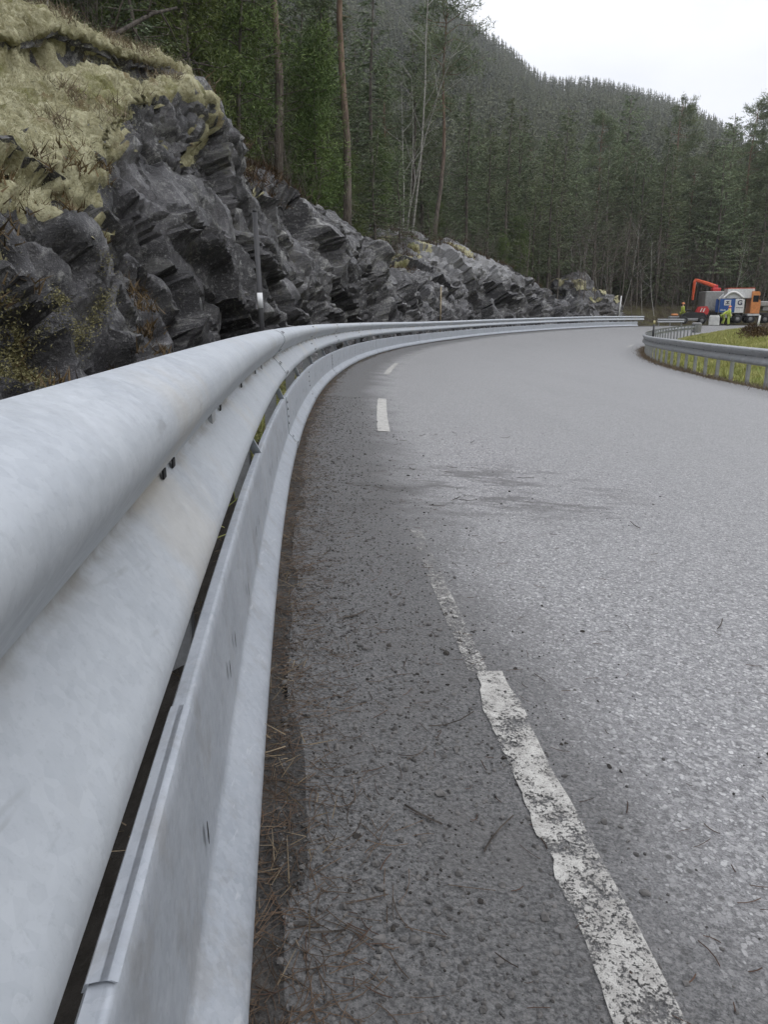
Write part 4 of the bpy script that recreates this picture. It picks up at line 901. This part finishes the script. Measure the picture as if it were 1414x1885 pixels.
P = drifts(1500, lambda n, s: gs.uniform(.1, 3.4, n), 9, .15); stones(P, gs.gamma(1.7, .0018, len(P)) + .0015, M['clod'], 'road_grit', .6)
P, s, l = near_pts(45, lambda n, s: gs.gamma(1.5, .42, n), 8); stones(P, gs.gamma(3, .0028, len(P)) + .003, M['clod'], 'dirt_lumps', .55)
k = 1500; s = gs.uniform(-.5, 24, k) ; l = -np.abs(gs.normal(.02, .18, k)) + .12; P = at(s, l); P[:, 2] = np.maximum(verge_z(s, l, at(s, l)), road_z(s, l, at(s, l)) - .02)
d = gs.normal(size=(k * 4, 3)); d[:, 2] = np.abs(d[:, 2]) * .5; card_obj('dead_grass_litter', cards(np.repeat(P, 4, 0) + gs.normal(size=(k * 4, 3)) * np.array([.03, .03, .003]), d, gs.uniform(.02, .07, k * 4), .0025, gs, .3), M['dry'])['kind'] = 'stuff'
k = 2600; s = gs.uniform(3, 30, k); l = -gs.uniform(.3, 1.9, k); P = at(s, l); P[:, 2] = verge_z(s, l, at(s, l))
d = gs.normal(size=(k * 5, 3)); d[:, 2] = np.abs(d[:, 2]) + .4; card_obj('ditch_grass', cards(np.repeat(P, 5, 0) + gs.normal(size=(k * 5, 3)) * np.array([.05, .05, .003]), d, gs.uniform(.06, .28, k * 5), .008, gs, .2), M['gblade'])['kind'] = 'stuff'
# ------------------------------------------------------------------ small rock outcrop past the end of the rail
def outcrop():
    n = 90; th, ph = np.meshgrid(np.linspace(0, 2 * math.pi, 2 * n), np.linspace(0, math.pi / 2 * 1.12, n), indexing='ij')
    D = np.stack([np.cos(th) * np.sin(ph), np.sin(th) * np.sin(ph), np.cos(ph)], -1); V = D * np.array([3.4, 2.6, 3.5])
    V[..., 2] *= 1.18 - .22 * V[..., 0] / 1.7 * (V[..., 2] > 0); V[..., 0] += -V[..., 2] * .12; V = V + D * (fbm(V * .45, 4, 301) * .9 + (cells(V * .8, 311)[0] - .5) * .8 + (cells(V * 1.9, 315)[0] - .5) * .3 + .12 * fbm(V * 3, 3, 318))[..., None]
    V[-1] = V[0]
    p = ray(1072, 575, 68.5); a = -.35; c, s_ = math.cos(a), math.sin(a); o = empty('rock_outcrop', (p[0], p[1], -.6), a); tag(o, 'small grey rock outcrop past the end of the long rock face', 'rock')
    grid('stone', V, M['rock'], o, attrs={'along': V[..., 0] + 70, 'lat': V[..., 1]}); 
    mo = V * np.array([1.0, 1.0, 1.0]) + D * .10; sel = (D[..., 2] > .55) ; F = grid_faces(2 * n, n); k = sel.reshape(-1)[F].all(1) & (fbm(V * .9, 3, 330).reshape(-1)[F].mean(1) > .08); Fk = F[k]; us = np.unique(Fk); rm = np.full(2 * n * n, -1); rm[us] = np.arange(len(us))
    link('moss_cap', mesh_np('moss_cap', mo.reshape(-1, 3)[us], rm[Fk], M['moss']), o)
outcrop()
# ------------------------------------------------------------------ poles and posts
def pole(name, base, top, r, parts, label, cat, tilt=(0, 0)):
    o = tag(empty(name, base), label, cat); o.rotation_euler = (tilt[0], tilt[1], 0)
    for nm, z0, z1, rr, mat in parts: MB().tube([(0, 0, z0), (0, 0, z1)], rr, 12).build(nm, M[mat], o, True)
    return o
p = ray(487, 600, 5.6); s, lat = sl(p[0], p[1]); p = at(s, lat)
pole('snow_pole', (p[0], p[1], -.3), 0, 0, [('pole', 0, 1.83, .019, 'black'), ('reflective_band', 1.16, 1.27, .0205, 'reflect'), ('tip', 1.83, 1.85, .015, 'black')], 'black snow pole with a white reflective band standing behind the bright guardrail', 'snow pole', (.0, -.02))
p = ray(811, 590, 33); pole('snow_pole', (p[0], p[1], float(ray(811, 604, 33)[2])), 0, 0, [('pole', -.3, 1.75, .03, 'wood'), ('tip', 1.75, 1.78, .022, 'wood')], 'thin pale wooden snow pole against the grey slab of the rock', 'snow pole')
p = ray(1140, 580, 66); pole('marker_post', (p[0], p[1], float(ray(1140, 588, 66)[2])), 0, 0, [('pole', -.3, 2.0, .055, 'white'), ('tip', 2.0, 2.04, .04, 'white')], 'thin whitish post behind the far end of the bright guardrail', 'post', (0, .04))
p = ray(1203.5, 612, 34.5); pole('delineator_post', (p[0], p[1], float(ray(1203, 622, 34.5)[2])), 0, 0, [('pole', -.3, .62, .045, 'black'), ('cap', .62, .78, .047, 'yellow')], 'dark delineator post with a pale yellow cap at the tip of the inside guardrail', 'post')
p = ray(1396, 601, 58); pole('delineator_post', (p[0], p[1], float(ray(1396, 601, 58)[2])), 0, 0, [('pole', -.2, .84, .07, 'white'), ('cap', .84, .88, .055, 'black')], 'white delineator post beside the far road in front of the orange cab', 'post', (0, .08))
s, lat, p = spot(160, 17.5); p2 = ray(325, 14, 17.5); p1 = ray(150, 80, 14.6)
o = tag(empty('dead_trunk', tuple(p1)), 'dead dark trunk leaning out of the forest over the mossy rock top', 'tree trunk'); d_ = p2 - p1; mb = MB(); mb.tube([(-d_ * .12), d_ * 0, d_ * .35 + np.array([0, 0, -.05]), d_ * .7 + np.array([0, 0, .06]), d_], [.06, .056, .05, .04, .024], 9); mb.build('trunk', M['dead'], o, True)
for k in range(4):
    mb = MB(); b = d_ * (.3 + .17 * k); mb.tube([b, b + np.array([.15, .1, .5 - .25 * (k % 2) * 3]), b + np.array([.35, .1, .8 - .5 * (k % 2) * 3])], [.025, .016, .006], 6); mb.build('branch', M['dead'], o, True)

# ------------------------------------------------------------------ people
def person(loc, rz, sc, joints, label, helmet=True):
    """one skinned body; jacket, trousers and helmet over it"""
    o = tag(empty('person', loc, rz), label, 'person'); o.scale = (sc, sc, sc)
    J = joints
    def skin(name, names, edges, rad, mat, rootname, lev=1):
        ids = {k: i for i, k in enumerate(names)}; me = bpy.data.meshes.new(name); me.from_pydata([J[k] for k in names], [(ids[a], ids[b]) for a, b in edges], []); ob = link(name, me, o)
        bm_ = ob.modifiers.new('skin', 'SKIN'); sv = me.skin_vertices[0].data if me.skin_vertices else None
        if sv is None: 
            bpy.context.view_layer.objects.active = ob; me.update(); sv = me.skin_vertices[0].data
        for k in names: sv[ids[k]].radius = (rad[k] if isinstance(rad[k], tuple) else (rad[k], rad[k])); sv[ids[k]].use_root = (k == rootname)
        ss_ = ob.modifiers.new('smooth', 'SUBSURF'); ss_.levels = lev; ss_.render_levels = lev; me.materials.append(M[mat]); bm_.use_smooth_shade = True; return ob
    E = [('pelvis', 'waist'), ('waist', 'chest'), ('chest', 'neck'), ('neck', 'jaw'), ('jaw', 'crown'), ('chest', 'shl'), ('shl', 'ell'), ('ell', 'wrl'), ('wrl', 'hal'), ('chest', 'shr'), ('shr', 'elr'), ('elr', 'wrr'), ('wrr', 'har'), ('pelvis', 'hpl'), ('hpl', 'knl'), ('knl', 'anl'), ('anl', 'tol'), ('pelvis', 'hpr'), ('hpr', 'knr'), ('knr', 'anr'), ('anr', 'tor')]
    for sd in 'lr':                                                   # five fingers on each hand
        h = np.array(J['ha' + sd]); wv = h - np.array(J['wr' + sd]); wv = wv / (np.linalg.norm(wv) + 1e-9); ac = np.cross(wv, [0, 1, 0.2]); ac /= np.linalg.norm(ac) + 1e-9
        for q in range(5):
            J['f%s%d' % (sd, q)] = tuple(h + wv * (.085 if q else .03) * (1 - .08 * abs(q - 2)) + ac * ((q - 2.5) * .022 if q else .055)); E.append(('ha' + sd, 'f%s%d' % (sd, q)))
    rad = {k: .05 for k in J}; rad.update(pelvis=(.14, .10), waist=(.13, .095), chest=(.15, .11), neck=.05, jaw=.07, crown=.085, shl=.06, shr=.06, ell=.045, elr=.045, wrl=.032, wrr=.032, hal=(.04, .02), har=(.04, .02), hpl=.09, hpr=.09, knl=.06, knr=.06, anl=.04, anr=.04, tol=.04, tor=.04)
    for k in J:
        if k[0] == 'f': rad[k] = .010
    skin('body', list(J), E, rad, 'skin', 'pelvis')
    jn = ['pelvis', 'waist', 'chest', 'shl', 'ell', 'wrl', 'shr', 'elr', 'wrr']; je = [('pelvis', 'waist'), ('waist', 'chest'), ('chest', 'shl'), ('shl', 'ell'), ('ell', 'wrl'), ('chest', 'shr'), ('shr', 'elr'), ('elr', 'wrr')]
    skin('jacket', jn, je, dict(pelvis=(.19, .15), waist=(.175, .14), chest=(.19, .145), shl=.085, shr=.085, ell=.068, elr=.068, wrl=.055, wrr=.055), 'hivis', 'pelvis')
    tn = ['pelvis', 'hpl', 'knl', 'anl', 'hpr', 'knr', 'anr']; te = [('pelvis', 'hpl'), ('hpl', 'knl'), ('knl', 'anl'), ('pelvis', 'hpr'), ('hpr', 'knr'), ('knr', 'anr')]
    skin('trousers', tn, te, dict(pelvis=(.165, .13), hpl=.115, hpr=.115, knl=.085, knr=.085, anl=.075, anr=.075), 'trouser', 'pelvis')
    c = np.array(J['crown']); mb = MB(); n = 12
    V = []; F = []
    for a_, (rr, zz) in enumerate(((.150, -.01), (.128, 0), (.122, .05), (.09, .10), (.03, .125))): V += [tuple(c + np.array([rr * math.cos(2 * math.pi * k / n), rr * 1.1 * math.sin(2 * math.pi * k / n) + (.03 if a_ == 0 else 0), zz])) for k in range(n)]
    F = [(j * n + k, j * n + (k + 1) % n, j * n + n + (k + 1) % n, j * n + n + k) for j in range(4) for k in range(n)] + [tuple(range(4 * n, 5 * n))]
    mb.add(V, F); mb.build('helmet', M['helmet'], o, True)
    for sd in 'lr':
        a = np.array(J['an' + sd]); t_ = np.array(J['to' + sd]); MB().tube([a + np.array([0, -.05, -.03]), a + np.array([0, 0, -.04]), t_ * .6 + a * .4 + np.array([0, 0, -.02]), t_ + np.array([0, .03, 0])], [.05, .065, .055, .035], 8).build('boot', M['boot'], o, True)
    return o
STAND = lambda: dict(pelvis=(0, 0, .95), waist=(0, 0, 1.12), chest=(0, .0, 1.36), neck=(0, 0, 1.52), jaw=(0, .02, 1.60), crown=(0, .0, 1.70), shl=(-.19, 0, 1.43), ell=(-.25, .05, 1.14), wrl=(-.22, .25, 1.02), hal=(-.20, .33, 1.02), shr=(.19, 0, 1.43), elr=(.25, .0, 1.13), wrr=(.25, .12, .88), har=(.25, .15, .80), hpl=(-.10, 0, .90), knl=(-.12, .03, .49), anl=(-.13, -.02, .09), tol=(-.14, .15, .04), hpr=(.10, 0, .90), knr=(.12, .02, .49), anr=(.14, -.03, .09), tor=(.15, .14, .04))
BEND = lambda: dict(pelvis=(0, -.1, .90), waist=(0, .05, 1.04), chest=(0, .25, 1.20), neck=(0, .38, 1.32), jaw=(0, .45, 1.36), crown=(0, .48, 1.46), shl=(-.19, .3, 1.25), ell=(-.24, .42, .98), wrl=(-.16, .58, .86), hal=(-.14, .66, .83), shr=(.19, .3, 1.25), elr=(.24, .45, 1.0), wrr=(.15, .62, .92), har=(.13, .70, .90), hpl=(-.10, -.1, .86), knl=(-.14, .08, .48), anl=(-.16, -.05, .09), tol=(-.17, .12, .04), hpr=(.10, -.1, .86), knr=(.14, .06, .48), anr=(.16, -.06, .09), tor=(.17, .11, .04))
def roadspot(px, depth):
    p = ray(px, 585, depth); s, lat = sl(p[0], p[1]); return tuple(at(s, lat)), s
VIEW = lambda px: -math.atan2((px - 707) / 1361, 1.03)               # heading that looks away from the camera
pp, _ = roadspot(1256, 70.5); person(pp, VIEW(1256) - 1.1, 1.03, STAND(), 'worker in a hi-vis jacket and orange helmet left of the low black machine')
pp, _ = roadspot(1333, 69.5); person(pp, VIEW(1333) - 1.2, .98, BEND(), 'bent hi-vis worker nearest the white block in front of the white truck')
pp, _ = roadspot(1343, 68.8); person(pp, VIEW(1343) + 1.3, .98, STAND(), 'hi-vis worker standing in front of the blue sign panel')

# ------------------------------------------------------------------ vehicles (x forward, y to the left, z up)
def wheel(parent, x, y, r=.48, wd=.3):
    e = MB(); n = 20; V = []; prof = [(r * .55, -wd / 2), (r * .95, -wd / 2), (r, -wd * .3), (r, wd * .3), (r * .95, wd / 2), (r * .55, wd / 2)]
    for rr, yy in prof: V += [(rr * math.cos(2 * math.pi * k / n), yy, rr * math.sin(2 * math.pi * k / n)) for k in range(n)]
    e.add(V, [(j * n + k, j * n + n + k, j * n + n + (k + 1) % n, j * n + (k + 1) % n) for j in range(5) for k in range(n)]); t = e.build('tyre', M['tyre'], None, True)
    w_ = empty('wheel', (x, y, r)); w_.parent = parent; t.parent = w_
    h = MB(); h.tube([(0, -wd * .36, 0), (0, -wd * .2, 0), (0, wd * .2, 0), (0, wd * .36, 0)], [r * .25, r * .57, r * .57, r * .25], 16); hb = h.build('rim', M['rim'], None, True); hb.parent = w_
    return w_
def vehicle(name, px, depth, az, label, cat, dz=0):
    p, s = roadspot(px, depth); o = tag(empty(name, (p[0], p[1], p[2] + dz), math.pi / 2 - az), label, cat); return o
AZ = lambda px: math.atan2((px - 707) / 1361, 1.03)
# truck with the orange cab, seen from its side, driving to the right
A = AZ(1360)
T = vehicle('truck', 1360, 74, A + R(78), 'pale truck with a blue panel on its side and an orange cab', 'truck')
MB().box((-.1, 0, .72), (3.7, .8, .22), bev=.03).build('chassis', M['chassis'], T)
for x in (-.25, .95):
    for y in (-.85, .85): wheel(T, x, y, .43, .28)
b = MB(); b.box((-.85, 0, 1.66), (1.85, 2.0, 1.35), bev=.05); body = b.build('side_box', M['pale'], T)
b = MB(); b.box((-.20, 0, 2.85), (2.55, 1.7, .92), bev=.04, taper=.97); b.build('upper_container', M['pale'], T)
b = MB(); b.box((-.2, 0, 3.345), (2.5, 1.66, .06)); b.build('container_rim', M['crane'], T)
b = MB(); b.prism([(.80, .95), (1.62, .95), (1.66, 1.9), (1.5, 2.95), (1.38, 3.05), (.80, 3.05)], -1.05, 1.05); cab = b.build('cab', M['orange'], T)
b = MB(); b.prism([(1.645, 1.95), (1.66, 1.95), (1.52, 2.75), (1.50, 2.75)], -.9, .9); b.build('windscreen', M['glass'], T)
for y in (-1.055, 1.055): MB().box((1.18, y, 2.35), (.5, .012, .62), bev=.004).build('side_window', M['glass'], T)
for y in (-1.2, 1.2): MB().box((1.5, y, 2.45), (.12, .16, .42), bev=.03).build('mirror', M['black'], T)
MB().box((1.15, 0, .82), (1.1, 2.08, .2), bev=.03).build('bumper', M['pale'], T)
for y in (-.75, .75): MB().box((1.715, y, .84), (.02, .28, .12), bev=.005).build('headlight', M['glass'], T)
for y in (-.4, .4): MB().tube([(1.05, y, 3.05), (1.05, y, 3.2)], [.09, .07], 10).build('beacon', M['lamp'], T, True)
for y in (-.93, .93): MB().box((-1.3, y, .78), (1.0, .08, .5), bev=.02).build('skirt', M['gbody'], T)
for sg in (-1, 1):                                                    # arched white hose above each side panel
    MB().tube([(-1.85 + 2.3 * u, sg * .93, 2.3 + .75 * math.sin(math.pi * min(1, u * 1.15)) * (1 - .2 * u)) for u in np.linspace(0, .82, 14)], .11, 9).build('hose', M['white'], T, True)
# the blue panel with its white emblem and its line of small white marks, the pale panel with its letter
def panel(yy, sgn):
    P_ = empty('sign_panel', (0, 0, 0)); P_.parent = T
    MB().box((-1.36, yy, 1.70), (1.42, .03, 1.28), bev=.006).build('board', M['blue'], P_)
    e = yy + sgn * .022
    MB().box((-1.36, e, 1.98), (.62, .012, .52), bev=.002).build('emblem_field', M['white'], P_)
    m = MB(); f = e + sgn * .008
    m.box((-1.36, f, 2.08), (.30, .006, .10)); m.box((-1.36, f, 1.93), (.10, .006, .20)); m.box((-1.49, f, 1.88), (.08, .006, .16), ry=.5); m.box((-1.23, f, 1.88), (.08, .006, .16), ry=-.5); m.build('emblem', M['navy'], P_)
    m = MB()
    for x in (-1.90, -1.80, -1.71, -1.60, -1.50, -1.24, -1.13, -1.02): m.box((x, e, 1.27 + .01 * math.sin(x * 9)), (.06, .012, .13 + .03 * math.sin(x * 23)))
    m.build('lettering', M['white'], P_)
    cu = bpy.data.curves.new('letter', 'FONT'); cu.body = 'G'; cu.size = .62; cu.extrude = .006; cu.offset = .02; cu.align_x = 'CENTER'; cu.align_y = 'CENTER'
    tmp = bpy.data.objects.new('tmp', cu); COL.objects.link(tmp); bpy.context.view_layer.update(); me = bpy.data.meshes.new_from_object(tmp.evaluated_get(bpy.context.evaluated_depsgraph_get())); bpy.data.objects.remove(tmp)
    me.materials.append(M['navy']); g_ = link('letter', me, T); g_.location = (-.22, sgn * 1.012, 1.95); g_.rotation_euler = (R(90), 0, 0 if sgn < 0 else R(180))
    m = MB()
    for k in range(7): m.box((-.5 + k * .09, sgn * 1.006, 1.50), (.06, .012, .07))
    m.build('small_lettering', M['navy'], T)
panel(-1.02, -1); panel(1.02, 1)
MB().box((-.22, -1.0, 1.66), (.82, .006, 1.26)).build('white_panel', M['white'], T)
# crane truck behind it
A2 = AZ(1312)
T2 = vehicle('crane_truck', 1316, 77, A2 + R(70), 'grey box truck with a red-orange folding crane on its back', 'truck')
MB().box((0, 0, .75), (4.6, .8, .22), bev=.03).build('chassis', M['chassis'], T2)
for x in (-1.4, 1.7):
    for y in (-.95, .95): wheel(T2, x, y, .46, .3)
MB().box((-.55, 0, 2.0), (1.9, 2.2, 1.9), bev=.05).build('box_body', M['gbody'], T2)
b = MB(); b.prism([(.75, .8), (2.3, .8), (2.35, 1.7), (2.15, 2.6), (.75, 2.65)], -1.05, 1.05); b.build('cab', M['pale'], T2)
b = MB(); b.prism([(2.36, 1.75), (2.375, 1.75), (2.19, 2.5), (2.175, 2.5)], -.9, .9); b.build('windscreen', M['glass'], T2)
for y in (-1.056, 1.056): MB().box((1.65, y, 2.05), (.8, .012, .65), bev=.004).build('side_window', M['glass'], T2)
for y in (-1.2, 1.2): MB().box((2.1, y, 2.15), (.14, .16, .42), bev=.03).build('mirror', M['black'], T2)
MB().box((2.33, 0, .78), (.16, 2.1, .26), bev=.03).build('bumper', M['chassis'], T2)
for y in (-.8, .8): MB().box((2.42, y, .8), (.02, .3, .14), bev=.005).build('headlight', M['glass'], T2)
MB().box((1.2, 0, 2.85), (.8, 1.3, .22), bev=.05).build('roof_rack', M['gbody'], T2)
cr_ = empty('crane'); cr_.parent = T2
b = MB(); b.box((-.25, -.2, 3.12), (.85, .7, .35), bev=.05); b.box((-.35, -.2, 3.42), (.5, .45, .35), bev=.05); b.build('crane_base', M['red'], cr_)
MB().tube([(-.35, -.2, 3.45), (-1.2, -.25, 3.72), (-2.35, -.3, 4.05)], [.20, .19, .16], 6).build('boom', M['crane'], cr_)
MB().tube([(-2.35, -.3, 4.12), (-2.5, -.3, 3.9), (-2.52, -.3, 2.4), (-2.5, -.3, 2.1)], [.17, .16, .13, .11], 6).build('jib', M['crane'], cr_)
MB().tube([(-2.3, -.3, 4.0), (-2.40, -.3, 3.2)], .05, 8).build('hydraulic_ram', M['rim'], cr_, True)
MB().tube([(-2.5, -.3, 2.12), (-2.48, -.3, 1.9), (-2.4, -.3, 1.78), (-2.5, -.3, 1.72)], [.06, .05, .04, .03], 8).build('hook', M['chassis'], cr_, True)
# low black machine with a red hood
Mc = vehicle('road_machine', 1276, 69, AZ(1276) + R(85), 'low black road machine with a red hood carrying two white stripes', 'machine')
b = MB(); b.prism([(-1.15, .28), (1.0, .28), (1.15, .6), (.9, 1.0), (-.3, 1.12), (-1.0, .85)], -.75, .75); b.build('hull', M['chassis'], Mc)
b = MB(); b.prism([(.15, 1.02), (1.2, .85), (1.3, 1.25), (1.1, 1.6), (.35, 1.55)], -.55, .55); hd = b.build('hood', M['red'], Mc)
for x in (.62, .86): 
    for y in (-.558, .558): MB().box((x, y, 1.26), (.09, .012, .36), ry=.35).build('stripe', M['white'], Mc)
for x in (-.8, .75):
    for y in (-.8, .8): wheel(Mc, x, y, .34, .26)
b = MB(); b.box((-.45, 0, 1.25), (.5, .5, .12), bev=.04); b.box((-.68, 0, 1.5), (.1, .5, .5), bev=.04); b.build('seat', M['black'], Mc)
MB().tube([(-.1, 0, 1.1), (-.05, 0, 1.55), (-.15, 0, 1.6)], [.03, .03, .025], 8).build('steering_column', M['chassis'], Mc, True)
MB().box((-.2, -.82, .42), (1.2, .06, .22), bev=.02).build('blade', M['rim'], Mc)
# pale block, low trailer at the right edge, small orange compressor
bl = vehicle('concrete_block', 1316, 67.5, AZ(1316) + R(88), 'white block standing on the road in front of the grey truck', 'block'); b = MB(); b.box((0, 0, .42), (.92, .7, .84), bev=.04, taper=.95); b.box((0, 0, .88), (.8, .58, .07), bev=.02); b.build('block', M['concrete'], bl)
for y in (-.2, .2): MB().tube([(-.1, y, .9), (-.1, y, .98), (.1, y, .98), (.1, y, .9)], .018, 6).build('lifting_loop', M['chassis'], bl, True)
cm = vehicle('compressor', 1241, 70, AZ(1241) + R(80), 'small orange-topped site machine left of the first hi-vis worker', 'machine'); b = MB(); b.box((0, 0, .42), (.95, .7, .4), bev=.06); b.build('housing', M['grey_plastic'], cm); MB().box((.05, 0, .72), (.6, .55, .2), bev=.07).build('lid', M['orange'], cm)
for x in (-.3, .3):
    for y in (-.38, .38): wheel(cm, x, y, .2, .14)
MB().tube([(-.48, 0, .4), (-.8, 0, .35), (-1.0, 0, .3)], .03, 8).build('drawbar', M['chassis'], cm, True)
tr = vehicle('trailer', 1425, 76, AZ(1425) + R(80), 'dark flatbed trailer with grey machinery cut by the right edge of the photo', 'trailer')
b = MB(); b.box((0, 0, .95), (3.4, 2.0, .22), bev=.03); b.build('bed', M['chassis'], tr); b = MB(); b.box((-.3, 0, 1.95), (2.4, 1.6, .5), bev=.06); b.box((-.6, 0, 1.5), (1.2, 1.2, .5), bev=.05); b.build('machinery', M['gbody'], tr)
for x in (-.9, .2):
    for y in (-.85, .85): wheel(tr, x, y, .42, .28)
# ------------------------------------------------------------------ light, air, camera
w = bpy.data.worlds.new('World'); scene.world = w; w.use_nodes = True; nt = w.node_tree; nt.nodes.clear()
def wn(t, **k):
    n = nt.nodes.new('ShaderNode' + t)
    for a, b in k.items(): setattr(n, a, b)
    return n
SUN_EL, SUN_AZ = R(52), R(120)
out = wn('OutputWorld'); bg = wn('Background'); sky = wn('TexSky', sky_type='NISHITA'); sky.sun_disc = False; sky.sun_elevation = SUN_EL; sky.sun_rotation = SUN_AZ
hs_ = wn('HueSaturation'); hs_.inputs['Saturation'].default_value = .22; nt.links.new(sky.outputs[0], hs_.inputs['Color'])
tc = wn('TexCoord'); mp = wn('Mapping'); mp.inputs['Scale'].default_value = (1, 1, 2.2); nt.links.new(tc.outputs['Generated'], mp.inputs['Vector'])
nz = wn('TexNoise'); nz.inputs['Scale'].default_value = 2.6; nz.inputs['Detail'].default_value = 6; nz.inputs['Roughness'].default_value = .55; nt.links.new(mp.outputs[0], nz.inputs['Vector'])
cr = wn('ValToRGB'); cr.color_ramp.elements[0].position = .3; cr.color_ramp.elements[0].color = (6.7, 6.95, 7.7, 1); cr.color_ramp.elements[1].position = .7; cr.color_ramp.elements[1].color = (8.5, 8.6, 9.1, 1)
nt.links.new(nz.outputs['Fac'], cr.inputs[0])
mx = wn('Mix', data_type='RGBA'); mx.inputs[0].default_value = .9; nt.links.new(hs_.outputs[0], mx.inputs[6]); nt.links.new(cr.outputs[0], mx.inputs[7])
# an overcast dome: brighter overhead than near the skyline
sx = wn('SeparateXYZ'); nt.links.new(tc.outputs['Generated'], sx.inputs[0]); mr = wn('MapRange'); mr.inputs['From Min'].default_value = .25; mr.inputs['From Max'].default_value = 1; mr.inputs['To Min'].default_value = 1.13; mr.inputs['To Max'].default_value = 2.0; nt.links.new(sx.outputs[2], mr.inputs['Value'])
vm = wn('VectorMath', operation='SCALE'); nt.links.new(mx.outputs[2], vm.inputs[0]); nt.links.new(mr.outputs[0], vm.inputs['Scale']); nt.links.new(vm.outputs[0], bg.inputs[0]); bg.inputs[1].default_value = .105; nt.links.new(bg.outputs[0], out.inputs[0])
sd = bpy.data.lights.new('sun', 'SUN'); sd.energy = .6; sd.angle = R(45); sd.color = (1, .97, .93); so = bpy.data.objects.new('sun', sd); COL.objects.link(so)
_v = Vector((math.sin(SUN_AZ) * math.cos(SUN_EL), math.cos(SUN_AZ) * math.cos(SUN_EL), math.sin(SUN_EL))); so.rotation_euler = _v.to_track_quat('Z', 'Y').to_euler()

cd = bpy.data.cameras.new('camera'); cd.sensor_fit = 'VERTICAL'; cd.sensor_height = 36; cd.lens = 36 * 1361 / 1885; cd.clip_end = 5000; cd.clip_start = .02
co = bpy.data.objects.new('camera', cd); COL.objects.link(co); co.location = (0, 0, CAMH); co.rotation_euler = (R(90) - PITCH, 0, 0); scene.camera = co
vs = scene.view_settings; vs.view_transform = 'Standard'; vs.look = 'None'; vs.exposure = .32; vs.gamma = 1; vs.use_curve_mapping = False

hm = bpy.data.materials.new('haze'); hm.use_nodes = True; hm.node_tree.nodes.clear(); ho = hm.node_tree.nodes.new('ShaderNodeOutputMaterial'); hv = hm.node_tree.nodes.new('ShaderNodeVolumePrincipled')
hv.inputs['Color'].default_value = (.92, .94, .97, 1); hv.inputs['Density'].default_value = .0003; hv.inputs['Anisotropy'].default_value = .2; hm.node_tree.links.new(hv.outputs[0], ho.inputs['Volume'])
hb = MB(); hb.box((0, 150, 171), (3000, 2600, 358)); hb.build('haze', hm)['kind'] = 'stuff'
